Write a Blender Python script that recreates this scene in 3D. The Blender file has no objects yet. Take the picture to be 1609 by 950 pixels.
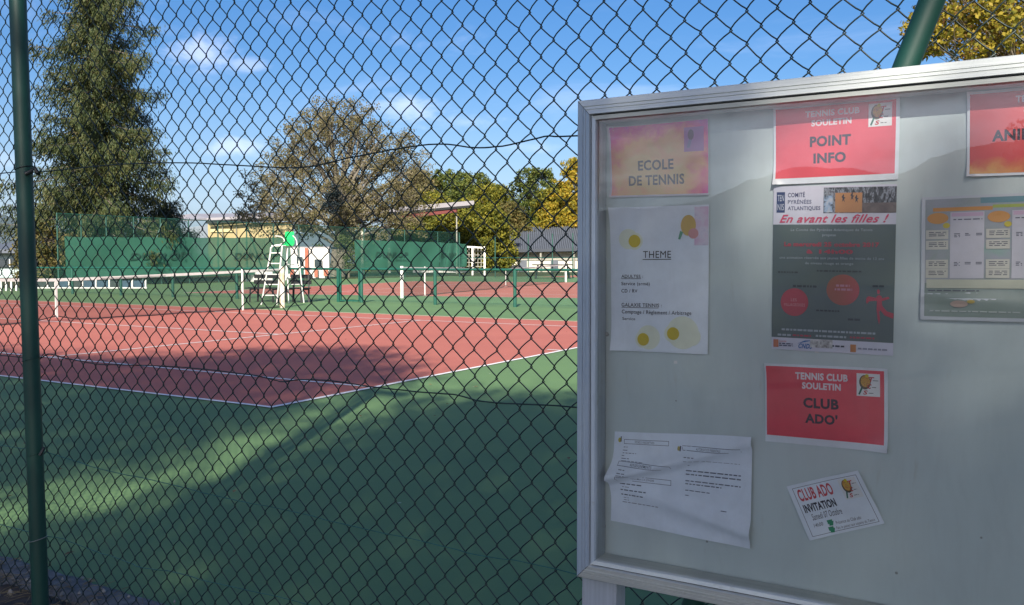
import bpy, bmesh, math, random
import numpy as np
from mathutils import Vector, Matrix, noise
random.seed(7); rng = np.random.default_rng(7)
S = bpy.context.scene; COL = S.collection
R = math.radians
# ------------------------------------------------------------------ camera
CP = Vector((5.6021, -5.3986, 1.2668)); F = 1368.6
FW = Vector((-0.506797, 0.860756, -0.047486)); RT = Vector((0.861762, 0.507310, -0.001439)); UP = Vector((-0.022852, 0.041651, 0.998871))
cd = bpy.data.cameras.new('camera'); cam = bpy.data.objects.new('camera', cd); COL.objects.link(cam); S.camera = cam
cd.sensor_fit = 'HORIZONTAL'; cd.sensor_width = 36; cd.lens = 36*F/1609; cd.clip_start = .05; cd.clip_end = 20000
cam.matrix_world = Matrix(((RT.x, UP.x, -FW.x, CP.x), (RT.y, UP.y, -FW.y, CP.y), (RT.z, UP.z, -FW.z, CP.z), (0, 0, 0, 1)))
def ray(px, py): return FW + RT*((px-804.5)/F) - UP*((py-475)/F)
def at(px, py, Z): return CP + ray(px, py)*Z                      # a point Z metres deep
def gnd(px, py, z=0): d = ray(px, py); return CP + d*((z-CP.z)/d.z)
def on_y(px, py, Y): d = ray(px, py); return CP + d*((Y-CP.y)/d.y)
def on_x(px, py, X): d = ray(px, py); return CP + d*((X-CP.x)/d.x)
# ------------------------------------------------------------------ sun, sky, exposure
SUN_EL = R(31.5); SH = Vector((-.43, .903, 0)).normalized()
TS = Vector((-SH.x*math.cos(SUN_EL), -SH.y*math.cos(SUN_EL), math.sin(SUN_EL)))    # towards the sun
sl = bpy.data.lights.new('sun', 'SUN'); sl.energy = 4.9; sl.angle = R(.53); sl.color = (1, .93, .82)
so = bpy.data.objects.new('sun', sl); COL.objects.link(so); so.rotation_euler = (-TS).to_track_quat('-Z', 'Y').to_euler()
S.view_settings.view_transform = 'Standard'; S.view_settings.look = 'None'; S.view_settings.exposure = 0.95; S.view_settings.gamma = 1
W = bpy.data.worlds.new('World'); S.world = W; W.use_nodes = True
class N:                                                            # small node-tree writer
    def __init__(s, nt): s.nt = nt; s.L = nt.links.new
    def n(s, t, **k):
        x = s.nt.nodes.new(t)
        for a, b in k.items(): setattr(x, a, b)
        return x
    def put(s, sock, v):
        if isinstance(v, bpy.types.NodeSocket): s.L(v, sock)
        elif v is not None: sock.default_value = v
    def m(s, op, a, b=None, c=None, clamp=False):
        x = s.n('ShaderNodeMath', operation=op, use_clamp=clamp)
        for i, v in enumerate((a, b, c)): s.put(x.inputs[i], v)
        return x.outputs[0]
    def dot(s, a, v):
        x = s.n('ShaderNodeVectorMath', operation='DOT_PRODUCT'); s.L(a, x.inputs[0]); x.inputs[1].default_value = v; return x.outputs['Value']
    def noise(s, vec, sc, det=4, rough=.55, dist=0, out=0):
        x = s.n('ShaderNodeTexNoise'); s.put(x.inputs['Vector'], vec)
        x.inputs['Scale'].default_value = sc; x.inputs['Detail'].default_value = det; x.inputs['Roughness'].default_value = rough; x.inputs['Distortion'].default_value = dist
        return x.outputs[out]
    def ramp(s, f, st):
        x = s.n('ShaderNodeValToRGB'); e = x.color_ramp.elements
        while len(e) < len(st): e.new(.5)
        for q, (p, c) in zip(e, st): q.position = p; q.color = (c if len(c) == 4 else (*c, 1)) if isinstance(c, tuple) else (c, c, c, 1)
        s.put(x.inputs[0], f); return x.outputs[0]
    def mix(s, f, a, b, mode='MIX'):
        x = s.n('ShaderNodeMix', data_type='RGBA', blend_type=mode)
        s.put(x.inputs[0], f)
        for i, v in ((6, a), (7, b)): s.put(x.inputs[i], (*v, 1) if isinstance(v, tuple) and len(v) == 3 else v)
        return x.outputs[2]
    def mapr(s, v, a, b, c=0, d=1):
        x = s.n('ShaderNodeMapRange', interpolation_type='SMOOTHSTEP'); s.put(x.inputs[0], v)
        for i, q in enumerate((a, b, c, d)): x.inputs[i+1].default_value = q
        return x.outputs[0]
    def scale(s, vec, v):
        x = s.n('ShaderNodeMapping'); s.L(vec, x.inputs[0]); x.inputs['Scale'].default_value = v; return x.outputs[0]
w = N(W.node_tree); W.node_tree.nodes.clear()
sky = w.n('ShaderNodeTexSky', sky_type='NISHITA', sun_disc=False, sun_elevation=SUN_EL, sun_rotation=math.atan2(TS.x, TS.y))
sky.air_density = 1.0; sky.dust_density = 2.4; sky.ozone_density = 2.2; sky.altitude = 200
gen = w.n('ShaderNodeTexCoord').outputs['Generated']
hs = w.n('ShaderNodeHueSaturation'); hs.inputs['Saturation'].default_value = 1.36; hs.inputs['Value'].default_value = 1.0; w.L(sky.outputs[0], hs.inputs['Color'])
nz = w.noise(w.scale(gen, (1, 1, 2.2)), 22, 8, .62, .25)
msk = None
def sky_dir(px, py): return ray(px, py).normalized()
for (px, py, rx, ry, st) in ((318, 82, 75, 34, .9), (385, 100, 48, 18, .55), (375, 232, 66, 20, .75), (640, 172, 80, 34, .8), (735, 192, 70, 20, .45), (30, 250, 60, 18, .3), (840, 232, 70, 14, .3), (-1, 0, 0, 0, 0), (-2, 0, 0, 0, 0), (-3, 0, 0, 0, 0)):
    if px < 0: az_, el_, rx, ry, st = ((192, 8, 900, 210, 1), (160, 12, 700, 260, 1), (222, 10, 500, 150, .8))[-px-1]; c = Vector((math.sin(R(az_))*math.cos(R(el_)), math.cos(R(az_))*math.cos(R(el_)), math.sin(R(el_))))   # the cloud bank the glass mirrors, brightened to light the board
    else: c = sky_dir(px, py)
    e1 = c.cross(Vector((0, 0, 1))).normalized(); e2 = e1.cross(c)
    dc = w.dot(gen, c); a = w.m('DIVIDE', w.dot(gen, e1*(F/rx)), dc); b = w.m('DIVIDE', w.dot(gen, e2*(F/ry)), dc)
    rr = w.m('SQRT', w.m('ADD', w.m('MULTIPLY', a, a), w.m('MULTIPLY', b, b)))
    q = w.m('ADD', w.m('SUBTRACT', 1.0, rr), w.m('MULTIPLY', w.m('SUBTRACT', nz, .5), 2.0))
    q = w.m('MULTIPLY', w.mapr(q, .05, 1.1), st); q = w.m('MULTIPLY', q, w.m('GREATER_THAN', dc, .3))
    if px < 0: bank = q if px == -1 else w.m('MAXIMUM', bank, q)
    else: msk = q if msk is None else w.m('MAXIMUM', msk, q)
cir = w.mapr(w.noise(w.scale(gen, (1.2, 3.2, 7)), 2.6, 6, .6, .5), .5, .78, 0, .30)            # thin high cloud over the whole sky
msk = w.m('MAXIMUM', msk, cir)
zc = w.n('ShaderNodeSeparateXYZ'); w.L(gen, zc.inputs[0])
hz = w.mapr(zc.outputs[2], 0.0, .22, .38, 0)                       # thin whitish air near the horizon all round
skc = w.mix(1.0, w.mix(hz, hs.outputs[0], (5.2, 7.2, 9.2)), (1.03, 1.02, 1.14), 'MULTIPLY')
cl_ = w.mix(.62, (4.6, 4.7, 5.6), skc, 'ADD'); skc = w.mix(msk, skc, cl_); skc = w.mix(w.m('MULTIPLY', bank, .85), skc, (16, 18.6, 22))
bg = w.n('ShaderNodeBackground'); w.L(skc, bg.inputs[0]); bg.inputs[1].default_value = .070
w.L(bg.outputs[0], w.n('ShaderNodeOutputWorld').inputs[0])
# ------------------------------------------------------------------ helpers
def tag(o, label=None, cat=None, group=None, kind=None):
    for k, v in (('label', label), ('category', cat), ('group', group), ('kind', kind)):
        if v: o[k] = v
    return o
def empty(name, loc=(0, 0, 0), label=None, cat=None, group=None):
    o = bpy.data.objects.new(name, None); o.empty_display_size = .1; COL.objects.link(o); o.location = loc
    return tag(o, label, cat, group)
def link(name, me, mat=None, parent=None):
    o = bpy.data.objects.new(name, me); COL.objects.link(o)
    if mat is not None and not me.materials: me.materials.append(mat)
    if parent is not None:
        o.parent = parent; 
        q = parent; off = Vector((0, 0, 0))
        while q is not None: off += q.location; q = q.parent
        o.location = -off                                           # meshes are written in world coordinates
    return o
class MB:
    def __init__(s): s.v = []; s.f = []; s.sm = []
    def add(s, v, f, smooth=False):
        b = len(s.v); s.v += [tuple(p) for p in v]; s.f += [tuple(b+i for i in q) for q in f]; s.sm += [smooth]*len(f); return s
    def box(s, c, d, ax=None):
        c = Vector(c); X, Y, Z = ax if ax else (Vector((1, 0, 0)), Vector((0, 1, 0)), Vector((0, 0, 1)))
        P = [c + X*(d[0]/2*i) + Y*(d[1]/2*j) + Z*(d[2]/2*k) for i in (-1, 1) for j in (-1, 1) for k in (-1, 1)]
        return s.add(P, [(0, 1, 3, 2), (4, 6, 7, 5), (0, 4, 5, 1), (2, 3, 7, 6), (0, 2, 6, 4), (1, 5, 7, 3)])
    def bar(s, a, b, wd, dp=None, up=Vector((0, 0, 1))):            # square bar from a to b
        a = Vector(a); b = Vector(b); Z = (b-a); L = Z.length; Z.normalize()
        X = up.cross(Z)
        if X.length < .01: X = Vector((1, 0, 0))
        X.normalize(); Y = Z.cross(X)
        return s.box((a+b)/2, (wd, dp or wd, L), (X, Y, Z))
    def tube(s, pts, r, n=8, cap=True, smooth=True):
        pts = [Vector(p) for p in pts]; rs = r if isinstance(r, (list, tuple)) else [r]*len(pts)
        prev = None; V = []
        for i, p in enumerate(pts):
            t = (pts[min(i+1, len(pts)-1)] - pts[max(i-1, 0)]).normalized()
            u = prev - t*prev.dot(t) if prev is not None else t.orthogonal()
            if u.length < 1e-5: u = t.orthogonal()
            u.normalize(); prev = u; v = t.cross(u)
            V += [p + (u*math.cos(2*math.pi*k/n) + v*math.sin(2*math.pi*k/n))*rs[i] for k in range(n)]
        Fc = [(i*n+k, i*n+(k+1) % n, (i+1)*n+(k+1) % n, (i+1)*n+k) for i in range(len(pts)-1) for k in range(n)]
        s.add(V, Fc, smooth)
        if cap: s.add(V[:n], [tuple(range(n-1, -1, -1))]); s.add(V[-n:], [tuple(range(n))])
        return s
    def build(s, name, mat=None, parent=None):
        me = bpy.data.meshes.new(name); me.from_pydata(s.v, [], s.f); me.polygons.foreach_set('use_smooth', s.sm); me.update()
        return link(name, me, mat, parent)
def np_mesh(name, V, Q, mat, parent=None, smooth=False, k=4):       # many k-gons, fast
    me = bpy.data.meshes.new(name); n = len(Q)
    me.vertices.add(len(V)); me.vertices.foreach_set('co', np.asarray(V, np.float32).ravel())
    me.loops.add(n*k); me.loops.foreach_set('vertex_index', np.asarray(Q, np.int32).ravel())
    me.polygons.add(n); me.polygons.foreach_set('loop_start', np.arange(0, n*k, k, dtype=np.int32))
    me.polygons.foreach_set('use_smooth', np.full(n, smooth)); me.update(calc_edges=True)
    return link(name, me, mat, parent)
# ------------------------------------------------------------------ materials
def mat(name, col, rough=.6, metal=0, var=.12, sc=8, bump=0, bsc=60, spec=.5, col2=None):
    m = bpy.data.materials.new(name); m.use_nodes = True; t = N(m.node_tree); b = m.node_tree.nodes['Principled BSDF']
    pos = t.n('ShaderNodeNewGeometry').outputs['Position']
    c2 = col2 or tuple(x*(1-var*2.2) for x in col)
    f = t.noise(pos, sc, 6, .6)
    t.L(t.mix(t.mapr(f, .3, .72), col, c2), b.inputs['Base Color'])
    b.inputs['Roughness'].default_value = rough; b.inputs['Metallic'].default_value = metal; b.inputs['Specular IOR Level'].default_value = spec
    if bump:
        bp = t.n('ShaderNodeBump'); bp.inputs['Strength'].default_value = bump; bp.inputs['Distance'].default_value = .01
        t.L(t.noise(pos, bsc, 5, .6), bp.inputs['Height']); t.L(bp.outputs[0], b.inputs['Normal'])
    return m
def leaf(name, cols, trans=.3, sc=.35, rw=.5):
    m = bpy.data.materials.new(name); m.use_nodes = True; t = N(m.node_tree); m.node_tree.nodes.clear()
    g = t.n('ShaderNodeNewGeometry'); rnd = g.outputs['Random Per Island']
    f = t.m('ADD', t.m('MULTIPLY', rnd, rw), t.m('MULTIPLY', t.noise(g.outputs['Position'], sc, 3, .6), 1.12-rw))
    k = len(cols); c = t.ramp(f, [(.22+.6*i/max(1, k-1), q) for i, q in enumerate(cols)])
    d = t.n('ShaderNodeBsdfPrincipled'); t.L(c, d.inputs['Base Color']); d.inputs['Roughness'].default_value = .62; d.inputs['Specular IOR Level'].default_value = .25
    tr = t.n('ShaderNodeBsdfTranslucent'); t.L(c, tr.inputs[0]); mx = t.n('ShaderNodeMixShader'); mx.inputs[0].default_value = trans
    t.L(d.outputs[0], mx.inputs[1]); t.L(tr.outputs[0], mx.inputs[2]); t.L(mx.outputs[0], t.n('ShaderNodeOutputMaterial').inputs[0])
    return m
def veil(name, col, alpha, rough=.8, sc=3, vary=.0):                # a weave too fine to see through its holes one by one
    m = bpy.data.materials.new(name); m.use_nodes = True; t = N(m.node_tree); b = m.node_tree.nodes['Principled BSDF']
    pos = t.n('ShaderNodeNewGeometry').outputs['Position']
    nn = t.noise(pos, sc, 5, .6)
    t.L(t.mix(nn, tuple(x*1.15 for x in col), tuple(x*.8 for x in col)), b.inputs['Base Color']); b.inputs['Roughness'].default_value = rough
    al = t.m('ADD', alpha-vary/2, t.m('MULTIPLY', nn, vary)); t.L(al, b.inputs['Alpha'])
    return m
def court_mat(name, col, col2, stain):
    m = bpy.data.materials.new(name); m.use_nodes = True; t = N(m.node_tree); b = m.node_tree.nodes['Principled BSDF']
    pos = t.n('ShaderNodeNewGeometry').outputs['Position']
    c = t.mix(t.mapr(t.noise(pos, .55, 7, .62, .4), .3, .7), col, col2)
    c = t.mix(t.m('MULTIPLY', t.mapr(t.noise(t.scale(pos, (1, .25, 1)), 2.2, 6, .7), .55, .8), .35), c, stain)
    c = t.mix(t.m('MULTIPLY', t.mapr(t.noise(pos, 9, 8, .75), .6, .78), .35), c, tuple(x*.6 for x in col))
    c = t.mix(t.m('MULTIPLY', t.noise(pos, 110, 3, .7), .5), c, tuple(x*.62 for x in col))
    # fine wear specks
    v = t.n('ShaderNodeTexVoronoi'); t.L(pos, v.inputs['Vector']); v.inputs['Scale'].default_value = 3.2
    sp = t.m('LESS_THAN', v.outputs['Distance'], .035); c = t.mix(t.m('MULTIPLY', sp, .55), c, (.45, .44, .38))
    t.L(c, b.inputs['Base Color']); b.inputs['Roughness'].default_value = .78; b.inputs['Specular IOR Level'].default_value = .3
    bp = t.n('ShaderNodeBump'); bp.inputs['Strength'].default_value = .35; bp.inputs['Distance'].default_value = .004
    t.L(t.noise(pos, 220, 3, .6), bp.inputs['Height']); t.L(bp.outputs[0], b.inputs['Normal'])
    return m
GREEN = court_mat('court_green', (.130, .228, .092), (.105, .190, .080), (.18, .25, .12))
RED = court_mat('court_red', (.455, .148, .108), (.40, .124, .092), (.50, .19, .14))
LINE = mat('line_paint', (.78, .78, .76), .7, var=.08, sc=12)
LINE2 = mat('line_paint_cream', (.72, .66, .48), .7, var=.08, sc=12)
DIRT = mat('dirt', (.085, .062, .044), .95, sc=14, bump=.8, bsc=90, col2=(.035, .028, .022))
KERB = mat('kerb_concrete', (.17, .17, .165), .9, sc=20, bump=.5, bsc=120, col2=(.07, .072, .07))
GRASS = mat('grass_ground', (.045, .062, .022), .95, sc=1.5, col2=(.075, .072, .035), spec=.1)
POST = mat('post_green_paint', (.006, .050, .036), .5, var=.1, sc=5, bump=.05, bsc=25)
WIRE = mat('wire_green_plastic', (.006, .020, .016), .45, var=.2, sc=30)
WIRE2 = mat('tension_wire_green', (.03, .13, .10), .4, var=.15, sc=30)
RAILG = mat('rail_green_paint', (.013, .088, .062), .4, var=.1, sc=4)
FARG = mat('far_fence_green', (.015, .075, .055), .5, var=.1)
WHITE = mat('white_paint', (.74, .73, .68), .5, var=.06, sc=7)
RUSTW = mat('white_paint_rust_stained', (.74, .72, .66), .55, sc=5, col2=(.55, .42, .24))
NET = veil('net_mesh', (.012, .012, .014), .30)
TAPE = mat('net_tape', (.66, .65, .61), .6, var=.08, sc=3)
CORD = mat('net_cord', (.02, .02, .022), .7)
SCREEN = veil('windscreen_cloth', (.030, .135, .088), .90, sc=.8, vary=.1)
SCREENB = mat('windscreen_print', (.018, .075, .052), .8)
CLF = veil('far_chain_link', (.03, .12, .09), .20, sc=2)
SEATG = mat('seat_green_plastic', (.02, .52, .12), .35, var=.05)
BLK = mat('dark_painted_wood', (.012, .014, .014), .5)
BARK = mat('bark', (.16, .13, .095), .9, sc=6, bump=.5, bsc=20, col2=(.07, .058, .045))
BARKG = mat('bark_grey', (.17, .15, .115), .9, sc=4, bump=.5, bsc=14, col2=(.09, .08, .062))
# brushed aluminium
def alu(name, col, rough, sc):
    m = bpy.data.materials.new(name); m.use_nodes = True; t = N(m.node_tree); b = m.node_tree.nodes['Principled BSDF']
    pos = t.n('ShaderNodeNewGeometry').outputs['Position']
    f = t.noise(t.scale(pos, sc), 1, 6, .65); g = t.noise(pos, 30, 6, .7)
    c = t.mix(t.mapr(f, .3, .7), col, tuple(x*.82 for x in col)); c = t.mix(t.m('MULTIPLY', t.mapr(g, .58, .75), .4), c, (.30, .28, .24))
    t.L(c, b.inputs['Base Color']); b.inputs['Metallic'].default_value = .18; t.L(t.m('ADD', rough-.1, t.m('MULTIPLY', f, .22)), b.inputs['Roughness'])
    return m
ALUH = alu('aluminium_rail_lit', (.60, .63, .60), .42, (3, 200, 400)); ALUV = alu('aluminium_stile_shaded', (.45, .52, .58), .42, (400, 200, 3))  # same aluminium: rails coloured lighter for the light they catch, stiles darker for shade
ALUP = alu('aluminium_post', (.42, .46, .50), .5, (120, 120, 3))
SEAL = mat('rubber_seal', (.02, .02, .022), .7)
def panel_mat():
    m = bpy.data.materials.new('panel_beige'); m.use_nodes = True; t = N(m.node_tree); b = m.node_tree.nodes['Principled BSDF']
    pos = t.n('ShaderNodeNewGeometry').outputs['Position']
    c = t.mix(t.mapr(t.noise(t.scale(pos, (6, 1, 1.2)), 1.3, 5, .6), .3, .75), (.545, .635, .645), (.48, .56, .57))
    c = t.mix(t.m('MULTIPLY', t.mapr(t.noise(t.scale(pos, (30, 1, 4)), 1.6, 7, .7), .6, .78), .4), c, (.40, .36, .29))
    v = t.n('ShaderNodeTexVoronoi'); t.L(pos, v.inputs['Vector']); v.inputs['Scale'].default_value = 11
    c = t.mix(t.m('MULTIPLY', t.m('LESS_THAN', v.outputs['Distance'], .03), .7), c, (.16, .15, .14))
    t.L(c, b.inputs['Base Color']); b.inputs['Roughness'].default_value = .5
    return m
PANEL = panel_mat()
def glass_mat():
    m = bpy.data.materials.new('pane_glass'); m.use_nodes = True; t = N(m.node_tree); m.node_tree.nodes.clear()
    tr = t.n('ShaderNodeBsdfTransparent'); tr.inputs[0].default_value = (.96, .97, .97, 1)
    gl = t.n('ShaderNodeBsdfGlossy'); gl.inputs['Roughness'].default_value = .012
    fr = t.n('ShaderNodeFresnel'); fr.inputs[0].default_value = 1.5
    f = t.m('MULTIPLY', fr.outputs[0], 1.65, clamp=True)             # two faces of the sheet
    mx = t.n('ShaderNodeMixShader'); t.L(f, mx.inputs[0]); t.L(tr.outputs[0], mx.inputs[1]); t.L(gl.outputs[0], mx.inputs[2])
    pos = t.n('ShaderNodeNewGeometry').outputs['Position']
    dust = t.n('ShaderNodeBsdfDiffuse'); dust.inputs[0].default_value = (.5, .5, .48, 1)
    df = t.m('ADD', .014, t.m('MULTIPLY', t.mapr(t.noise(t.scale(pos, (3, 1, 1)), 4, 9, .72, 1.2), .48, .8), .07))
    m2 = t.n('ShaderNodeMixShader'); t.L(df, m2.inputs[0]); t.L(mx.outputs[0], m2.inputs[1]); t.L(dust.outputs[0], m2.inputs[2])
    t.L(m2.outputs[0], t.n('ShaderNodeOutputMaterial').inputs[0]); return m
GLASS = glass_mat()
# ------------------------------------------------------------------ ground and courts
def sheet(name, P, z, m, sub=0):
    me = bpy.data.meshes.new(name); me.from_pydata([(x, y, z) for x, y in P], [], [tuple(range(len(P)))]); me.update()
    return tag(link(name, me, m), kind='structure')
sheet('ground', [(-3000, -3000), (3000, -3000), (3000, 3000), (-3000, 3000)], -.03, GRASS)
sheet('court_surround', [(-36.6, -3.36), (14, -3.36), (14, 56), (-36.6, 56)], 0, GREEN)
def hill_ring(name, prof, m):
    V = []; Fc = []; n = len(prof)
    for j, (az, d, h) in enumerate(prof):
        a = R(az); dx = math.sin(a); dy = math.cos(a)
        for k, (dd, hh) in enumerate(((-.45, -.02), (-.25, .35), (-.1, .75), (0, 1), (.2, .6))):
            q = d*(1+dd); jj = 1 + .06*noise.noise(Vector((dx*q*.01, dy*q*.01, k)))
            V.append((CP.x+dx*q, CP.y+dy*q, hh*h*jj - (3 if k == 0 else 0)))
    for j in range(n-1):
        for k in range(4): Fc.append((j*5+k, (j+1)*5+k, (j+1)*5+k+1, j*5+k+1))
    b = MB(); b.add(V, Fc, True); return tag(b.build(name, m), kind='structure')
HILL = mat('wooded_hill_backlit', (.018, .026, .024), .95, sc=.02, col2=(.028, .036, .026))  # ridge colour darkened to stand for its backlit, shaded side
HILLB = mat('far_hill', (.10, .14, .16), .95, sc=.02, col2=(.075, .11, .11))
pr = []
for az in np.arange(-78, -40, .6):
    pr.append((az, 900, 30 + 16*math.exp(-((az+61.5)/2.2)**2) + 3*noise.noise(Vector((az*.6, 2, 0)))))
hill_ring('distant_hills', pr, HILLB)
pr = []
for az in np.arange(150, 262, .7):
    h = 70 + 60*math.exp(-((az-192)/6)**2) + 85*math.exp(-((az-181)/5)**2) + 50*math.exp(-((az-225)/16)**2) + 16*noise.noise(Vector((az*.3, 0, 0))) + 5*noise.noise(Vector((az*1.7, 5, 0)))
    pr.append((az, 1300, h))
hill_ring('mountain_ridge', pr, HILL)
def court(name, ox, oy, ang, Ln, Wd, m, far_cream=True, z=.004, lines=True):
    ex = Vector((math.cos(ang), math.sin(ang))); ey = Vector((-ex.y, ex.x)); O = Vector((ox, oy))
    P = lambda a, b: tuple(O - ex*a + ey*b)
    sheet(name, [P(0, 0), P(0, Wd), P(Ln, Wd), P(Ln, 0)], z, m)
    if not lines: return P
    k = Wd/10.97; b = MB(); c = MB(); hw = .025
    def ln(t, a0, b0, a1, b1, w2=hw):
        p = Vector(P(a0, b0)); q = Vector(P(a1, b1)); d = (q-p).normalized(); s = Vector((-d.y, d.x))*w2; p = p - d*w2; q = q + d*w2
        dz = .0005*len(t.f)                                        # crossing strokes of paint lie one on the other
        t.add([(p.x-s.x, p.y-s.y, z+.004+dz), (q.x-s.x, q.y-s.y, z+.004+dz), (q.x+s.x, q.y+s.y, z+.004+dz), (p.x+s.x, p.y+s.y, z+.004+dz)], [(0, 1, 2, 3)])
    s1, s2, cn = 1.37*k, 9.6*k, 5.485*k; h = Ln/2; sv = 6.4
    ln(b, 0, 0, 0, Wd, .03); ln(b, Ln, 0, Ln, Wd, .03); ln(b, 0, 0, Ln, 0)
    ln(b, 0, s1, Ln, s1); ln(b, 0, s2, Ln, s2); ln(b, h-sv, s1, h-sv, s2); ln(b, h+sv, s1, h+sv, s2); ln(b, h-sv, cn, h+sv, cn)
    ln(b, 0, cn, .2, cn)
    ln(c, 0, Wd, Ln, Wd, .035)
    b.build('court_lines', LINE)['kind'] = 'structure'; c.build('court_far_line', LINE2)['kind'] = 'structure'
    return P
court('court_surface', 0, 0, 0, 23.77, 10.97, RED)
P2 = court('court_surface', -.4, 22.6, R(10.5), 23.77, 21.0, RED)
court('court_surface', 12, 58, R(4), 40, 24, RED, lines=False)
sheet('court_surround', [(-30, 50), (16, 50), (16, 86), (-30, 90)], -.006, GREEN)
ASPH = mat('bounce_asphalt', (.060, .062, .064), .9, sc=.6, bump=.3, bsc=60, col2=(.045, .046, .048), spec=.1)
sheet('bounce_ground', [(-30, -48), (34, -48), (34, -8.3), (-30, -8.3)], -.02, ASPH)  # invented ground behind the camera, added to bounce light onto the board
# strip of dirt and concrete at the foot of the fence, bumpy
def bumpy(name, x0, x1, y0, y1, nx, ny, f, m):
    X, Y = np.meshgrid(np.linspace(x0, x1, nx), np.linspace(y0, y1, ny)); V = [(x, y, f(x, y)) for x, y in zip(X.ravel(), Y.ravel())]
    Q = [(j*nx+i, j*nx+i+1, (j+1)*nx+i+1, (j+1)*nx+i) for j in range(ny-1) for i in range(nx-1)]
    return tag(np_mesh(name, V, Q, m, smooth=True), kind='structure')
bumpy('dirt_strip', -4, 9, -8.5, -3.40, 520, 200, lambda x, y: -.004 + .03*noise.fractal(Vector((x*3, y*3, 0)), 1, 2, 5) - (.0 if y < -3.6 else .01), DIRT)
bumpy('concrete_edge', -4, 9, -3.50, -3.32, 600, 9, lambda x, y: (.012 + .006*noise.fractal(Vector((x*9, y*9, 3)), 1, 2, 4)) if y+.03*noise.noise(Vector((x*5, 0, 0))) > -3.47 and y < -3.33 else -.02, KERB)
b = MB()
for i in range(1500):
    x, y = random.uniform(.5, 6.5), random.gauss(-3.6, .18); a = random.uniform(0, math.pi); L = random.uniform(.02, .11)
    if y > -3.36: continue
    d = Vector((math.cos(a), math.sin(a), random.uniform(-.15, .25)))*L; p = Vector((x, y, .02)); b.tube([p, p+d*.5+Vector((0, 0, .006)), p+d], .0011, 3, False)
tag(b.build('straw', mat('straw', (.30, .24, .13), .9, sc=20, col2=(.14, .10, .05))), 'dry straw and leaf litter scattered along the dirt at the fence foot', 'litter', kind='stuff')
b = MB()
for i in range(700):
    x, y = random.uniform(.5, 7), random.gauss(-3.55, .16); r = random.uniform(.003, .013)
    if y > -3.3: continue
    v = [Vector(q)*r*random.uniform(.7, 1.2) + Vector((x, y, .016)) for q in ((1, 0, 0), (-1, 0, 0), (0, 1, 0), (0, -1, 0), (0, 0, 1), (0, 0, -1))]
    b.add(v, [(0, 2, 4), (2, 1, 4), (1, 3, 4), (3, 0, 4), (2, 0, 5), (1, 2, 5), (3, 1, 5), (0, 3, 5)])
tag(b.build('gravel', mat('pebble', (.25, .24, .22), .9, sc=40)), 'small pebbles scattered on the dirt below the fence', 'gravel', kind='stuff')
b = MB()
for i in range(90):                                                # small dead leaves blown onto the court
    x, y = random.uniform(-9, 5), random.uniform(-3.2, 9); a = random.uniform(0, 6.3); r = random.uniform(.012, .03)
    u = Vector((math.cos(a), math.sin(a), .1))*r; v = Vector((-math.sin(a), math.cos(a), .25))*r*.55; c = Vector((x, y, .018))
    b.add([c-u, c+v, c+u, c-v+Vector((0, 0, .008))], [(0, 1, 2, 3)])
tag(b.build('fallen_leaves', mat('dead_leaf', (.20, .12, .05), .9, sc=9, col2=(.08, .05, .03))), 'few small dead leaves blown across the court', 'leaves', kind='stuff')
# ------------------------------------------------------------------ chain-link fence in front of the camera
FY = -3.59
fence = empty('chain_link_fence', (2.55, FY, 0), 'tall dark green chain link fence right in front of the courts', 'fence')
hX, vZ = .0324, .03535; NP = 236; NK = 86; X0 = -.55; wr = .0017
def warp(x, z):
    a = .0040*noise.noise(Vector((x*1.7, z*1.1, 0))) + .0020*noise.noise(Vector((x*6, z*4, 7)))
    c = .0045*noise.noise(Vector((x*1.3, z*1.9, 20))) + .0018*noise.noise(Vector((x*7, z*5, 11)))
    return a, c, .010*noise.noise(Vector((x*1.1, z*.9, 31)))
jit = rng.normal(0, .0011, (NP+2, NK+1, 2))
profs = (((0, 0), (.15, .05), (.36, .36), (.64, .68), (.87, .93)), ((0, 0), (.15, .04), (.38, .26), (.66, .60), (.88, .90)))
for i in range(NP):
    pts = []
    for k in range(NK):
        left = (k+i) % 2 == 0
        ca, cb = (i, i+1) if left else (i+1, i)
        ja, jb = jit[ca, k], jit[cb, k+1]
        x0, x1 = X0+ca*hX, X0+cb*hX; e = -.0027 if left else .0027
        z0, z1 = .02+k*vZ, .02+(k+1)*vZ; sgn = 1 if left else -1
        for q, (tz, tx) in enumerate(profs[left]):
            x = (x0+ja[0])*(1-tx) + (x1+jb[0])*tx; z = (z0+ja[1])*(1-tz) + (z1+jb[1])*tz
            if q == 0: x += e; y = 0
            else: y = -.0031*sgn*math.sin(math.pi*tz)
            a, c, d = warp(x, z); pts.append((x+a, FY+.034+y+d, z+c))
    P = np.array(pts); n = len(P); T = np.zeros_like(P); T[1:-1] = P[2:]-P[:-2]; T[0] = P[1]-P[0]; T[-1] = P[-1]-P[-2]; T /= np.linalg.norm(T, axis=1)[:, None]
    U = np.cross(T, (0, 1, 0)); U /= np.linalg.norm(U, axis=1)[:, None]; Vv = np.cross(T, U)
    ang = np.arange(5)*2*math.pi/5
    V = (P[:, None] + wr*(U[:, None]*np.cos(ang)[None, :, None] + Vv[:, None]*np.sin(ang)[None, :, None])).reshape(-1, 3)
    a = np.arange(n-1)[:, None]*5; kk = np.arange(5)[None]; k2 = (kk+1) % 5
    Q = np.stack([a+kk, a+k2, a+5+k2, a+5+kk], -1).reshape(-1, 4)
    np_mesh('mesh_wire', V, Q, WIRE, fence, True)
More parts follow.
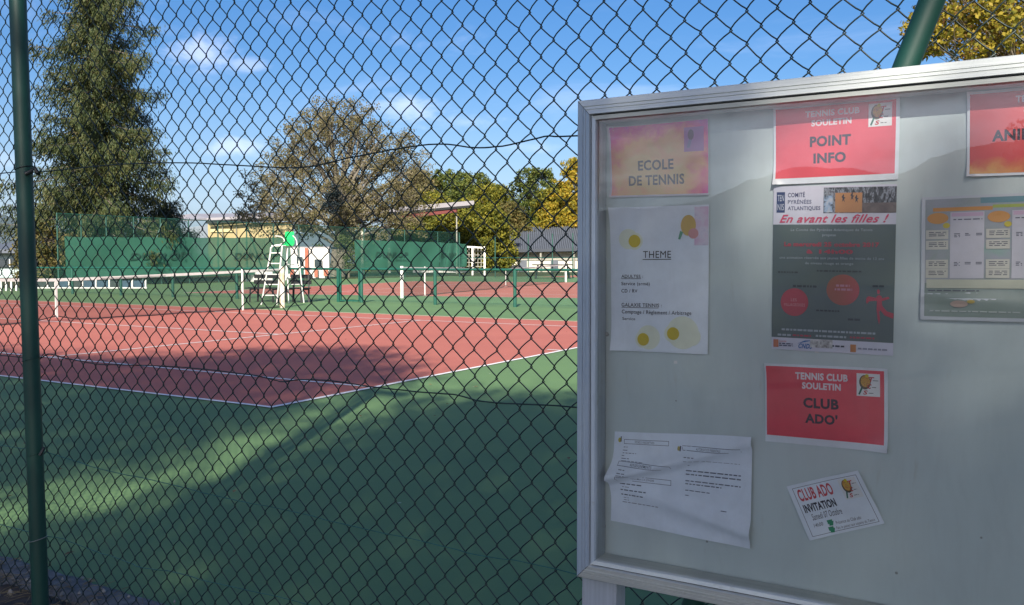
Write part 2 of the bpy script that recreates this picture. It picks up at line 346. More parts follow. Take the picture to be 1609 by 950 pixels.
# posts
MB().tube([(2.549, FY, -.05), (2.511, FY, 2.2), (2.498, FY, 3.08)], .0280, 24).build('post', POST, fence)
MB().tube([(2.498, FY, 3.07), (2.497, FY, 3.10)], [.034, .022], 24).build('post_cap', POST, fence)
for x in (-.55, 5.86, 8.4): MB().tube([(x, FY, -.05), (x, FY, 3.08)], .03, 20).build('post', POST, fence)
MB().tube([(4.80, FY-.005, -.02), (5.425, FY-.005, 1.70), (5.82, FY-.005, 2.78)], .0230, 24).build('brace', POST, fence)
tw = dict(a=[(2.369, 1.594), (2.545, 1.587), (2.965, 1.588), (3.313, 1.576), (3.541, 1.556), (3.772, 1.535), (3.903, 1.536), (4.033, 1.552), (4.142, 1.56), (4.304, 1.566), (4.413, 1.549), (4.492, 1.548), (4.612, 1.562), (4.705, 1.558), (5.2, 1.563)],
 b=[(2.334, 0.916), (2.513, 0.914), (2.599, 0.937), (2.727, 0.924), (2.87, 0.917), (3.074, 0.925), (3.383, 0.933), (3.607, 0.928), (3.737, 0.917), (3.812, 0.927), (3.956, 0.932), (4.098, 0.925), (4.22, 0.924), (4.341, 0.925), (4.418, 0.916), (4.529, 0.916), (4.706, 0.922), (5.2, .925)],
 c=[(2.316, 0.574), (2.473, 0.581), (2.83, 0.558), (3.087, 0.551), (3.381, 0.543), (3.67, 0.538), (3.903, 0.534), (4.18, 0.527), (4.391, 0.521), (4.521, 0.524), (4.694, 0.523), (5.2, .53)],
 d=[(2.295, 0.266), (2.608, 0.271), (2.672, 0.273), (2.925, 0.257), (3.063, 0.249), (3.212, 0.259), (3.373, 0.262), (3.714, 0.271), (4.5, .27)])
for k, L in tw.items():
    L = [(-.5, L[0][1]+.004), (1.2, L[0][1]-.008)] + L + [(6.2, L[-1][1]-.005), (8.3, L[-1][1])]
    Q = []
    for j in range(len(L)-1):                                      # Catmull-Rom
        p0, p1, p2, p3 = (Vector(L[max(0, min(len(L)-1, j+q))]) for q in (-1, 0, 1, 2))
        for s in range(5):
            t = s/5; v = .5*((2*p1)+(p2-p0)*t+(2*p0-5*p1+4*p2-p3)*t*t+(3*p1-p0-3*p2+p3)*t**3); Q.append((v.x, FY+.026+(.006 if j % 2 else -.001), v.y))
    MB().tube(Q, .0019 if k in 'ab' else .0015, 6, False).build('tension_wire', WIRE if k in 'ab' else WIRE2, fence)
for z, m, th in ((.918, POST, .0016), (.265, mat('bare_wire', (.22, .24, .22), .5), .0014), (1.60, WIRE, .0020), (.575, POST, .0012)):
    cx = 2.549-.0173*z; MB().tube([(cx+.0292*math.cos(a), FY+.0292*math.sin(a), z+.008*math.sin(a*1.0+1)) for a in np.linspace(0, 2*math.pi, 22)], th, 6, False).build('wire_tie', m, fence)
MB().tube([(2.562, FY-.02, 1.575), (2.575, FY-.005, 1.585), (2.568, FY+.01, 1.60), (2.585, FY+.012, 1.578)], .008, 8).build('wire_tensioner', BLK, fence)
MB().tube([(2.578, FY-.005, .575), (2.585, FY, .59), (2.580, FY+.01, .60)], .006, 8).build('wire_tensioner', BLK, fence)
# ------------------------------------------------------------------ notice board
bx0, bx1, bz0, bz1 = 4.810, 6.12, .609, 1.592; YB = -3.80
board = empty('notice_board', (4.85, -3.77, 0), 'aluminium framed glass notice board standing in front of the chain link fence', 'notice board')
pf = [(0, .062), (0, .001), (.002, 0), (.0135, 0), (.0142, .0022), (.0152, .0022), (.0158, 0), (.0205, 0), (.0212, .0018), (.022, .0018), (.0226, .0005), (.0305, .0005), (.0315, .010), (.0335, .010), (.034, .006), (.0415, .0075), (.043, .058)]
pf = [(s_, y_ + .011*max(0, 1-s_/.0305) if s_ > 0 or y_ < .05 else y_) for s_, y_ in pf]                # the face slopes back towards its outer edge
def rail(side):
    V = []
    for s, y in pf:
        for e in (0, 1):
            if side in 'tb': V.append(((bx1-s) if e else (bx0+s), YB+y, (bz1-s) if side == 't' else (bz0+s)))
            else: V.append(((bx0+s) if side == 'l' else (bx1-s), YB+y, (bz1-s) if e else (bz0+s)))
    n = len(pf); return MB().add(V, [(2*i, 2*i+1, 2*i+3, 2*i+2) for i in range(n-1)] + [tuple(range(0, 2*n, 2))[::-1], tuple(range(1, 2*n, 2))])
for s in 'tblr': rail(s).build('frame_rail' if s in 'tb' else 'frame_stile', ALUH if s in 'tb' else ALUV, board)
MB().box(((bx0+bx1)/2, YB+.0635, (bz0+bz1)/2), (bx1-bx0-.004, .004, bz1-bz0-.004)).build('back_panel', PANEL, board)
for (x, z, sx, sz) in ((bx0, bz0, 1, 1), (bx0, bz1, 1, -1), (bx1, bz0, -1, 1), (bx1, bz1, -1, -1)):
    MB().add([(x+sx*(s_+e), YB+y_-.0003, z+sz*(s_-e)) for s_, y_ in pf[2:12] for e in (-.00035, .00035)], [(2*i, 2*i+1, 2*i+3, 2*i+2) for i in range(9)]).build('mitre_joint', SEAL, board)
sb = MB(); q = .0325
sb.box(((bx0+bx1)/2, YB+.011, bz1-q), (bx1-bx0-.07, .003, .002)); sb.box(((bx0+bx1)/2, YB+.011, bz0+q), (bx1-bx0-.07, .003, .002)); sb.box((bx0+q, YB+.011, (bz0+bz1)/2), (.002, .003, bz1-bz0-.07))
sb.build('rubber_seal', SEAL, board)
MB().add([(bx0+.0428, YB+.017, bz0+.0428), (bx1-.0428, YB+.017, bz0+.0428), (bx1-.0428, YB+.017, bz1-.0428), (bx0+.0428, YB+.017, bz1-.0428)], [(0, 1, 2, 3)]).build('glass_pane', GLASS, board)
SCR = mat('screw_steel', (.55, .55, .55), .3, .9)
for px, py in ((947, 197), (949, 525), (944, 826)):
    p = on_y(px, py, -3.741); MB().tube([(p.x+.006, -3.7385, p.z), (p.x+.006, -3.7425, p.z), (p.x+.006, -3.7435, p.z)], [.0045, .0042, .0022], 12).build('screw', SCR, board)
for px, py in ((1061, 569), (1283, 552)):
    p = on_y(px, py, -3.741); MB().box((p.x, -3.7395, p.z), (.007, .0005, .006)).build('tape_scrap', mat('tape', (.8, .8, .8), .4), board)
for x in (4.852, 6.07):
    MB().box((x, -3.745, .29), (.078, .045, .70)).build('post', ALUP, board)
    for s in (-1, 1): MB().box((x+s*.0375, -3.7676, .26), (.003, .002, .64)).build('post_lip', ALUP, board)
# ------------------------------------------------------------------ printed sheets
_gl = {}
def glyphs(txt, bold, shear, fontsp=1.07):
    key = (txt, bold, shear)
    if key not in _gl:
        cu = bpy.data.curves.new('t', 'FONT'); cu.body = txt; cu.size = 1; cu.offset = bold; cu.shear = shear; cu.resolution_u = 3; cu.space_character = fontsp
        o = bpy.data.objects.new('t', cu); COL.objects.link(o); dg = bpy.context.evaluated_depsgraph_get(); me = bpy.data.meshes.new_from_object(o.evaluated_get(dg))
        V = np.array([v.co[:2] for v in me.vertices]).reshape(-1, 2); Fc = [tuple(p.vertices) for p in me.polygons]
        bpy.data.objects.remove(o); bpy.data.curves.remove(cu); bpy.data.meshes.remove(me)
        lo, hi = V.min(0), V.max(0); _gl[key] = ((V-lo)/np.maximum(hi-lo, 1e-6), Fc)
    return _gl[key]
_pm = {}
def ink(col, rough=.55):
    k = tuple(col)
    if k not in _pm: _pm[k] = mat('ink_%d' % len(_pm), col, rough, var=.04, sc=25)
    return _pm[k]
RACK = None
class Paper:
    def __init__(s, name, label, cat, group, C, wave=None, m=None, thick=True, rot=0, Y=-3.7405, edge=None):
        s.C = [Vector((x, z)) for x, z in C]; ph = random.uniform(0, 6); s.wave = wave or (lambda u, v: .0016*math.sin(4*u+ph)*math.sin(3.2*v+ph)+.0022+.006*abs(2*u-1)**5*abs(2*v-1)**4*(1+math.sin(ph+3*u+5*v))); s.Y = Y; s.edge = edge
        c = sum(s.C, Vector((0, 0)))/4
        s.root = empty(name, (c.x, Y, c.y), label, cat, group); s.lay = 0
        s.m = m or ink((.74, .81, .90)); n = 28
        b = MB(); b.add([s.P(i/n, j/n, 0) for j in range(n+1) for i in range(n+1)], [(j*(n+1)+i, j*(n+1)+i+1, (j+1)*(n+1)+i+1, (j+1)*(n+1)+i) for j in range(n) for i in range(n)], True)
        b.build('paper_sheet', s.m, s.root)
    def P(s, u, v, off=None):                                      # u to the right, v down
        if s.edge: u = s.edge(u, v)
        a, b, c, d = s.C; q = (a*(1-u)+b*u)*(1-v) + (d*(1-u)+c*u)*v
        return (q.x, s.Y - s.wave(u, v) - (off or 0), q.y)
    def nl(s): s.lay += 1; return .00012 + .00007*s.lay
    def rect(s, name, u0, v0, u1, v1, m, n=None):
        o = s.nl(); nx = max(2, int(24*abs(u1-u0))+1); ny = max(2, int(24*abs(v1-v0))+1)
        b = MB(); b.add([s.P(u0+(u1-u0)*i/nx, v0+(v1-v0)*j/ny, o) for j in range(ny+1) for i in range(nx+1)], [(j*(nx+1)+i, j*(nx+1)+i+1, (j+1)*(nx+1)+i+1, (j+1)*(nx+1)+i) for j in range(ny) for i in range(nx)], True)
        return b.build(name, m if not isinstance(m, tuple) else ink(m), s.root)
    def poly(s, name, L, m, parts=None):
        o = s.nl(); b = MB()
        for Q in (parts or [L]):
            c = (sum(x for x, _ in Q)/len(Q), sum(y for _, y in Q)/len(Q)); V = [s.P(*c, o)] + [s.P(x, y, o) for x, y in Q]; k = len(Q)
            b.add(V, [(0, 1+i, 1+(i+1) % k) for i in range(k)])
        return b.build(name, m if not isinstance(m, tuple) else ink(m), s.root)
    def disc(s, name, u, v, ru, rv, m, n=28): return s.poly(name, [(u+ru*math.cos(2*math.pi*i/n), v+rv*math.sin(2*math.pi*i/n)) for i in range(n)], m)
    def text(s, txt, u0, v0, u1, v1, col, bold=0, shear=0, name='lettering'):
        V, Fc = glyphs(txt, bold, shear); o = s.nl()
        b = MB(); b.add([s.P(u0+(u1-u0)*x, v1-(v1-v0)*y, o) for x, y in V], Fc); return b.build(name, ink(col), s.root)
    def words(s, rows, col, name='small_print'):                   # print too small to read: word-sized strokes
        o = s.nl(); b = MB()
        for (u0, v, u1, h) in rows:
            u = u0
            while u < u1:
                L = min(random.uniform(.012, .045), u1-u)
                if L < .004: break
                b.add([s.P(u, v, o), s.P(u+L, v, o), s.P(u+L, v+h, o), s.P(u, v+h, o)], [(0, 1, 2, 3)]); u += L+.008
        return b.build(name, ink(col), s.root)
    def frame(s, u0, v0, u1, v1, t, col):
        a = s.C; W = (a[1]-a[0]).length; H = (a[3]-a[0]).length; tu, tv = t/W, t/H
        o = s.nl(); b = MB()
        for (x0, y0, x1, y1) in ((u0, v0, u1, v0+tv), (u0, v1-tv, u1, v1), (u0, v0+tv, u0+tu, v1-tv), (u1-tu, v0+tv, u1, v1-tv)):
            k = 14; V = []
            for i in range(k+1): V += [s.P(x0+(x1-x0)*(i/k if x1-x0 > y1-y0 else 0), y0+(y1-y0)*(0 if x1-x0 > y1-y0 else i/k), o), s.P(x1 if x1-x0 <= y1-y0 else x0+(x1-x0)*i/k, y1 if x1-x0 > y1-y0 else y0+(y1-y0)*i/k, o)]
            b.add(V, [(2*i, 2*i+2, 2*i+3, 2*i+1) for i in range(k)])
        return b.build('printed_frame', ink(col), s.root)
    def logo(s, u0, v0, u1, v1, bg=(.74, .76, .78)):                # racket head, handle and the club's red initials
        U = lambda x: u0+(u1-u0)*x; V = lambda y: v0+(v1-v0)*y
        s.rect('logo_ground', u0, v0, u1, v1, bg)
        s.disc('logo_racket', U(.36), V(.38), (u1-u0)*.25, (v1-v0)*.32, (.10, .07, .04))
        s.disc('logo_racket_strings', U(.38), V(.34), (u1-u0)*.20, (v1-v0)*.26, RACK)
        s.poly('logo_racket_handle', [(U(.20), V(.60)), (U(.27), V(.64)), (U(.14), V(.95)), (U(.07), V(.92))], (.02, .13, .09))
        s.disc('logo_ball', U(.44), V(.10), (u1-u0)*.08, (v1-v0)*.08, (.6, .5, .02))
        s.text('T', U(.52), V(.14), U(.76), V(.36), (.50, .02, .03), .03, .2); s.text('C', U(.46), V(.46), U(.64), V(.66), (.50, .02, .03), .03, .2); s.text('S', U(.28), V(.74), U(.48), V(.93), (.50, .02, .03), .03, .2)
        s.words([(U(.70), V(.28), U(.93), (v1-v0)*.03), (U(.66), V(.58), U(.84), (v1-v0)*.03), (U(.52), V(.84), U(.78), (v1-v0)*.03)], (.12, .12, .12))
def blotch(name, stops, sc=9, sx=(1, 1, 1), grad=None):
    m = bpy.data.materials.new(name); m.use_nodes = True; t = N(m.node_tree); b = m.node_tree.nodes['Principled BSDF']
    pos = t.n('ShaderNodeNewGeometry').outputs['Position']; f = t.noise(t.scale(pos, sx), sc, 4, .55, .4)
    if grad:                                                       # (axis, centre, half width, weight): printed tint that follows the sheet
        sp = t.n('ShaderNodeSeparateXYZ'); t.L(pos, sp.inputs[0]); acc = None
        for ax, c0, hw, wt in grad:
            d = t.m('DIVIDE', t.m('SUBTRACT', sp.outputs[ax], c0), hw); d = t.m('MULTIPLY', t.m('MULTIPLY', d, d), wt); acc = d if acc is None else t.m('ADD', acc, d)
        f = t.m('ADD', t.m('MULTIPLY', t.m('SUBTRACT', f, .5), 1.0), acc)
    t.L(t.ramp(f, stops), b.inputs['Base Color']); b.inputs['Roughness'].default_value = .4; return m
RACK = blotch('racket_print', [(.3, (.30, .22, .04)), (.45, (.55, .22, .05)), (.55, (.62, .42, .06)), (.7, (.30, .10, .05))], 260)
SIGN = 'notices pinned inside the glass notice board'
# -- ECOLE DE TENNIS
p = Paper('poster', 'pink and orange half-size poster reading ECOLE DE TENNIS, top left in the board', 'poster', SIGN, [(4.858, 1.541), (5.068, 1.543), (5.071, 1.394), (4.863, 1.397)], m=ink((.62, .58, .66)))
p.rect('printed_ground', .02, .015, .995, .975, blotch('ecole_print', [(.0, (.74, .52, .22)), (.28, (.78, .42, .20)), (.48, (.76, .22, .24)), (.68, (.72, .08, .30)), (.95, (.62, .10, .48))], 26, grad=((0, 4.955, .115, .55), (2, 1.44, .105, .62))))
p.rect('logo_ground', .765, .10, .955, .42, (.42, .18, .42)); p.disc('logo_racket', .83, .20, .03, .07, (.18, .10, .14)); p.poly('logo_racket_handle', [(.81, .26), (.84, .27), (.82, .37), (.79, .37)], (.25, .2, .35))
p.text('ECOLE', .300, .500, .660, .640, (.10, .075, .08), .026); p.text('DE TENNIS', .200, .705, .765, .845, (.10, .075, .08), .026)
# -- THEME
p = Paper('poster', 'white portrait sheet headed THEME with yellow tennis balls, below the pink poster', 'poster', SIGN, [(4.863, 1.376), (5.071, 1.376), (5.072, 1.084), (4.866, 1.082)])
soft = lambda c: ink(c)
for uu, vv, ra in ((.19, .22, .10), (.255, .235, .085), (.40, .90, .12), (.345, .915, .085), (.75, .86, .16), (.655, .868, .09), (.84, .885, .09)): p.disc('printed_halo', uu, vv, ra, ra*.7, ((.74, .80, .78), (.74, .78, .64))[int(uu*1000) % 5 == 0])
p.disc('printed_ball', .255, .235, .062, .044, (.60, .46, .02)); p.disc('printed_ball', .345, .915, .062, .044, (.60, .46, .02)); p.disc('printed_ball', .655, .868, .062, .044, (.60, .46, .02))
p.rect('printed_ground', .86, .012, .995, .27, blotch('theme_corner', [(.3, (.62, .35, .55)), (.6, (.66, .60, .70)), (.8, (.35, .30, .55))], 30))
p.disc('logo_racket', .80, .135, .075, .07, (.62, .42, .12)); p.poly('logo_racket_handle', [(.72, .17), (.75, .18), (.72, .23), (.70, .225)], (.12, .35, .22)); p.disc('logo_ball', .85, .19, .05, .035, (.62, .30, .30))
p.text('THEME', .345, .305, .630, .352, (.02, .02, .03), 0); p.rect('underline', .34, .360, .632, .365, (.02, .02, .03))
K = (.03, .03, .05)
p.text('ADULTES :', .115, .468, .345, .490, K, .006); p.rect('underline', .115, .4935, .325, .4965, K)
p.text('Service (armé)', .115, .518, .415, .548, K, .004); p.text('CD / RV', .115, .568, .285, .592, K, .004)
p.text('GALAXIE TENNIS :', .115, .665, .540, .690, K, .006); p.rect('underline', .115, .694, .505, .697, K)
p.text('Comptage / Règlement / Arbitrage', .118, .712, .838, .746, K, .004); p.text('Service', .124, .764, .262, .784, K, .004)
# -- POINT INFO and its sisters
def club(label, C, l1, l2, box, red=(.74, .085, .12), logo=True, extra=None):
    p = Paper('sign_sheet', label, 'sign', SIGN, C, m=ink((.72, .79, .86), .3))
    u0, v0, u1, v1 = box; p.rect('red_ground', u0, v0, u1, v1, extra or ink(red, .35)); return p
Wt = (.74, .70, .74); D = (.045, .03, .055)
p = club('red club sign reading POINT INFO, above the dark grey girls poster', [(5.192, 1.551), (5.409, 1.552), (5.408, 1.408), (5.194, 1.408)], 0, 0, (.02, .035, .972, .925))
p.text('TENNIS CLUB', .265, .085, .695, .165, Wt, .042); p.text('SOULETIN', .315, .205, .635, .285, Wt, .042)
p.text('POINT', .305, .41, .632, .545, D, .042); p.text('INFO', .335, .625, .595, .755, D, .042); p.logo(.765, .065, .942, .345)
p = club('lower red club sign reading CLUB ADO, below the dark grey girls poster', [(5.183, 1.074), (5.397, 1.076), (5.400, .927), (5.185, .925)], 0, 0, (.012, .032, .972, .915))
p.text('TENNIS CLUB', .258, .095, .688, .185, Wt, .042); p.text('SOULETIN', .315, .215, .632, .30, Wt, .042)
p.text('CLUB', .325, .405, .615, .535, D, .042); p.text("ADO'", .340, .60, .605, .725, D, .042); p.logo(.758, .072, .940, .345)
p = club('red club sign with orange flames along its foot, high in the right of the board', [(5.512, 1.547), (5.722, 1.549), (5.724, 1.405), (5.514, 1.407)], 0, 0, (.02, .03, .98, .97),
         extra=blotch('anim_print', [(0, (.66, .36, .12)), (.22, (.60, .16, .08)), (.42, (.60, .075, .085)), (1, (.62, .09, .10))], 24, grad=((2, 1.39, .082, 1.0),)))
p.text('TENNIS CLUB', .335, .085, .72, .165, Wt, .042); p.text('SOULETIN', .39, .205, .67, .285, Wt, .042); p.text('ANIMATIONS', .175, .465, .865, .60, D, .042)
# -- En avant les filles !
G1 = (.075, .115, .135); PK = (.42, .05, .09)
p = Paper('poster', 'dark grey portrait poster headed En avant les filles with red circles', 'poster', SIGN, [(5.194, 1.405), (5.406, 1.400), (5.405, 1.099), (5.194, 1.101)], m=ink((.62, .64, .76)),
          wave=lambda u, v: .0015 + .0022*math.exp(-((u-.0)/.12)**2)*math.exp(-((v-.82)/.1)**2) + .001*math.sin(5*u))
p.rect('dark_ground', .0, .232, 1, .925, blotch('enavant_print', [(.3, (.070, .108, .135)), (.55, (.085, .125, .135)), (.75, (.10, .14, .125))], 8))
p.rect('logo_ground', .028, .035, .10, .16, (.03, .06, .17)); p.text('TEN', .036, .052, .092, .09, (.5, .55, .65), .01); p.text('NIS', .036, .106, .092, .146, (.5, .55, .65), .01)
p.text('COMITÉ', .125, .033, .27, .068, (.04, .05, .14), .02); p.text('PYRÉNÉES', .125, .078, .325, .108, (.14, .16, .26), .026); p.text('ATLANTIQUES', .125, .122, .40, .150, (.14, .16, .26), .026)
p.rect('photo_strip', .425, .012, 1.0, .165, blotch('photo_players', [(.35, (.02, .024, .035)), (.5, (.07, .08, .10)), (.58, (.28, .32, .38)), (.66, (.10, .10, .13))], 150, (1.5, 1, .6)))
p.rect('photo_strip', .52, .045, .735, .162, blotch('photo_clay', [(.3, (.42, .20, .085)), (.8, (.48, .25, .11))], 30)); p.rect('photo_strip', .735, .105, 1.0, .165, blotch('photo_gym_floor', [(.3, (.09, .07, .08)), (.8, (.20, .17, .16))], 60))
for (a, bb) in ((.585, .07), (.655, .06), (.69, .075)): p.poly('photo_player', [(a, bb-.018), (a+.006, bb-.01), (a+.004, bb), (a+.018, bb+.004), (a+.006, bb+.012), (a+.012, bb+.032), (a, bb+.018), (a-.010, bb+.03), (a-.006, bb+.008), (a-.014, bb)], (.05, .05, .07))
p.rect('photo_strip', .428, .06, .50, .16, blotch('photo_shirts', [(.4, (.05, .06, .08)), (.52, (.30, .42, .60)), (.7, (.55, .55, .55))], 70))
p.text('En avant les filles !', .055, .172, .945, .222, (.60, .07, .16), .022, .42)
t1 = (.34, .40, .46)
p.text('Le Comité des Pyrénées Atlantiques de Tennis', .155, .257, .82, .277, t1, .008); p.text('propose', .42, .292, .53, .308, t1, .008)
p.text('Le mercredi 25 octobre 2017', .10, .338, .875, .366, PK, .042); p.text('à 14h00', .29, .382, .67, .408, PK, .042)
p.text('une animation réservée aux jeunes filles de moins de 12 ans', .062, .425, .915, .446, t1, .008); p.text('de niveau rouge et orange', .28, .458, .675, .477, t1, .008)
p.words([(.38, .506, .74, .010), (.05, .518, .22, .010), (.18, .600, .38, .013), (.83, .588, .93, .012), (.38, .745, .57, .010), (.64, .79, .74, .013)], (.03, .045, .065))
p.disc('red_circle', .195, .705, .118, .085, (.42, .05, .085)); p.disc('red_circle', .595, .622, .133, .092, blotch('circle_print', [(0, (.30, .10, .06)), (.3, (.42, .055, .085)), (1, (.42, .05, .11))], 4, grad=((0, 5.262, .12, .5),)))
p.text('LES', .165, .682, .215, .700, (.50, .22, .26), .01); p.text('VILLAGEOISES', .105, .712, .285, .730, (.50, .22, .26), .005); p.words([(.54, .59, .65, .013), (.53, .613, .67, .013)], (.5, .22, .3))
p.poly('red_player', None, PK, [[(.862, .655), (.885, .645), (.905, .655), (.905, .69), (.868, .69)], [(.865, .618), (.880, .612), (.889, .625), (.884, .64), (.870, .64)], [(.785, .665), (.80, .655), (.87, .665), (.87, .68), (.80, .685), (.79, .70), (.782, .69)], [(.90, .665), (.955, .655), (.965, .665), (.90, .683)], [(.868, .685), (.905, .685), (.91, .715), (.885, .745), (.895, .79), (.888, .82), (.876, .79), (.866, .73)], [(.90, .70), (.945, .74), (1.0, .752), (.995, .782), (.93, .765), (.885, .725)]])
p.words([(.09, .868, .86, .012), (.055, .902, .17, .012), (.38, .898, .63, .012)], t1); p.words([(.185, .902, .34, .010), (.66, .898, .86, .010)], PK)
p.rect('logo_ground', .018, .938, .062, .985, (.50, .16, .08)); p.text('Comité', .07, .940, .13, .953, (.55, .10, .10), .006); p.words([(.07, .958, .185, .007), (.07, .970, .185, .007)], (.06, .08, .18))
p.text('CNDS', .235, .955, .355, .985, (.03, .16, .46), .03, .3); p.poly('logo_swoosh', [(.225, .958), (.29, .936), (.37, .932), (.29, .945)], (.03, .16, .46)); p.rect('clear_tape', .335, .925, .52, .975, blotch('crumpled_tape', [(.35, (.20, .20, .20)), (.5, (.45, .46, .48)), (.65, (.65, .66, .68))], 160)); p.words([(.52, .955, .62, .010)], (.03, .04, .08))
p.rect('logo_ground', .665, .945, .71, .99, (.50, .20, .06)); p.words([(.725, .962, .955, .010)], (.25, .27, .36))
# -- CLUB ADO invitation, tilted, one corner curling
p = Paper('invitation_card', 'small tilted CLUB ADO invitation card pinned at the bottom of the board', 'card', SIGN, [(5.225, .843), (5.352, .891), (5.397, .799), (5.269, .748)],
          wave=lambda u, v: .002 + .0095*math.exp(-((1-u)/.28)**2)*math.exp(-((v-.05)/.55)**2) + .004*math.exp(-(u/.25)**2)*v)
p.frame(.06, .06, .95, .95, .0008, (.06, .07, .10)); p.text('CLUB ADO', .10, .10, .57, .32, (.58, .07, .09), .03, .0); p.text('INVITATION', .10, .38, .535, .53, (.03, .03, .05), .042)
p.text('Samedi 07 Octobre', .155, .565, .56, .68, (.03, .03, .05), .004, .3); p.text('14h00', .135, .735, .26, .80, (.1, .1, .12), .004, .2)
for (a, bb) in ((.355, .78), (.335, .90)): p.poly('printed_clover', None, (.02, .26, .13), [[(a-.035, bb-.05), (a+.035, bb-.05), (a+.035, bb+.02), (a-.035, bb+.02)], [(a-.012, bb), (a+.05, bb-.02), (a+.02, bb+.06), (a-.03, bb+.05)]])
p.text('Présence au Club ado', .42, .775, .755, .835, (.1, .1, .12), .002, .2); p.text('Fais le passer aux copains du Tennis', .40, .87, .91, .935, (.1, .1, .12), .002, .2); p.logo(.68, .085, .92, .46)
# -- the double form, badly creased
def fw_(u, v):
    c = v - (.52-.46*u); ridge = .022*math.exp(-(c/(.10 if c < 0 else .035))**2)*(1-.45*u); low = .014*math.exp(-((v-.86+.25*(1-u))/.07)**2)*max(0, min(1, u*1.2))
    return .004 + ridge + low + .0035*math.exp(-((1-u)/.08)**2)*v + .005*math.exp(-((v-1)/.07)**2)*math.exp(-((u-.6)/.3)**2) + .0012*math.sin(7*u+2*v)
p = Paper('form_sheet', 'creased white landscape form with boxed headings, sagging at the lower left', 'sheet', SIGN, [(4.872, .913), (5.161, .932), (5.160, .715), (4.864, .725)], wave=fw_, edge=lambda u, v: u - (.035*math.exp(-((v-.5)/.16)**2) - .012)*(1-u)**3, m=ink((.74, .82, .93)))
K2 = (.06, .08, .13)
def boxed(u0, v0, u1, v1, txt): p.frame(u0, v0, u1, v1, .0009, K2); p.text(txt, u0+(u1-u0)*.25, v0+(v1-v0)*.25, u1-(u1-u0)*.32, v1-(v1-v0)*.22, K2, .004)
boxed(.08, .08, .42, .13, 'FICHE D INSCRIPTION'); boxed(.52, .115, .93, .16, 'AUTORISATION PARENTALE'); boxed(.055, .32, .45, .37, 'RENSEIGNEMENTS'); boxed(.075, .475, .45, .53, 'DOCUMENTS A JOINDRE')
p.disc('printed_mark', .045, .09, .012, .026, (.55, .48, .08)); p.disc('printed_mark', .495, .145, .010, .022, (.45, .38, .10)); p.rect('printed_mark', .052, .05, .06, .11, (.05, .06, .1)); p.rect('printed_mark', .503, .12, .512, .17, (.05, .06, .1))
p.words([(.08, .16, .11, .008), (.075, .195, .11, .008), (.075, .225, .18, .008), (.07, .255, .09, .008), (.07, .285, .13, .008), (.07, .31, .25, .006), (.08, .40, .13, .008), (.08, .435, .14, .008), (.08, .46, .14, .006)], (.16, .18, .24))
p.words([(.085, .56, .24, .011), (.085, .625, .28, .011), (.085, .675, .25, .011)], K2); p.words([(.10, .595, .15, .006), (.10, .71, .14, .006), (.10, .735, .14, .006), (.09, .76, .37, .008)], (.22, .24, .3))
p.words([(.545, .215, .62, .008), (.545, .255, .92, .004), (.55, .30, .60, .008), (.55, .355, .93, .011), (.55, .39, .93, .011), (.55, .455, .93, .010), (.55, .485, .80, .010), (.55, .55, .72, .008), (.55, .60, .575, .007), (.80, .70, .84, .008)], (.12, .14, .2))
# -- timetable
def tw_(u, v): return .003 + .008*math.exp(-((v-.80-.1*u)/.05)**2)*max(0, 1-abs(u-.25)/.5) + .004*math.exp(-((v-.95)/.08)**2) + .0015*math.sin(6*u)
p = Paper('timetable_sheet', 'laminated landscape timetable with orange and green headings, at the right of the board', 'timetable', SIGN, [(5.446, 1.375), (5.744, 1.378), (5.746, 1.166), (5.448, 1.165)], wave=tw_, m=ink((.52, .56, .62), .3))
p.rect('printed_ground', .02, .02, .98, .70, blotch('tt_print', [(.3, (.25, .30, .30)), (.5, (.30, .32, .38)), (.7, (.22, .36, .32))], 18)); p.rect('printed_ground', .02, .70, .98, .97, blotch('tt_print2', [(.3, (.16, .22, .20)), (.7, (.22, .28, .27))], 12))
p.rect('heading_band', .06, .09, .36, .12, (.55, .25, .06)); p.rect('heading_band', .36, .08, .68, .105, (.33, .40, .09)); p.rect('heading_band', .30, .02, .62, .065, (.12, .26, .32))
for q in (0, .305, .61): 
    p.disc('printed_ball', .085+q, .175, .055, .045, (.55, .26, .07)); p.disc('printed_ball', .13+q, .235, .018, .022, (.5, .42, .04))
    p.rect('table_block', .15+q, .13, .32+q, .66, (.50, .50, .58)); p.rect('table_head', .155+q, .135, .315+q, .165, (.50, .36, .50))
    for k, v in enumerate((.27, .355, .51, .585)): p.rect('table_block', .025+q, v, .14+q, v+.072, (.50, .50, .46))
    p.words([(.17+q+.055*i, v+.012*j, .17+q+.055*i+.03, .006) for i in range(3) for v in (.30, .53) for j in range(3 if i == 0 else 2)] + [(.04+q, v+.014*j, .13+q, .006) for v in (.285, .37, .525, .60) for j in range(3)] + [(.165+q, .185, .31+q, .008)], (.08, .09, .14))
p.rect('table_block', .03, .67, .96, .74, (.46, .48, .40)); p.words([(.04, .755, .30, .008)], (.08, .09, .12)); p.rect('table_block', .55, .77, .96, .90, (.45, .50, .52)); p.words([(.56, .785+.02*j, .94, .007) for j in range(5)], (.10, .12, .15))
p.words([(.05, .92, .50, .009)], (.4, .45, .45))
p.disc('printed_emblem', .20, .865, .045, .028, (.45, .34, .30)); p.disc('printed_emblem', .26, .845, .02, .015, (.5, .38, .10))
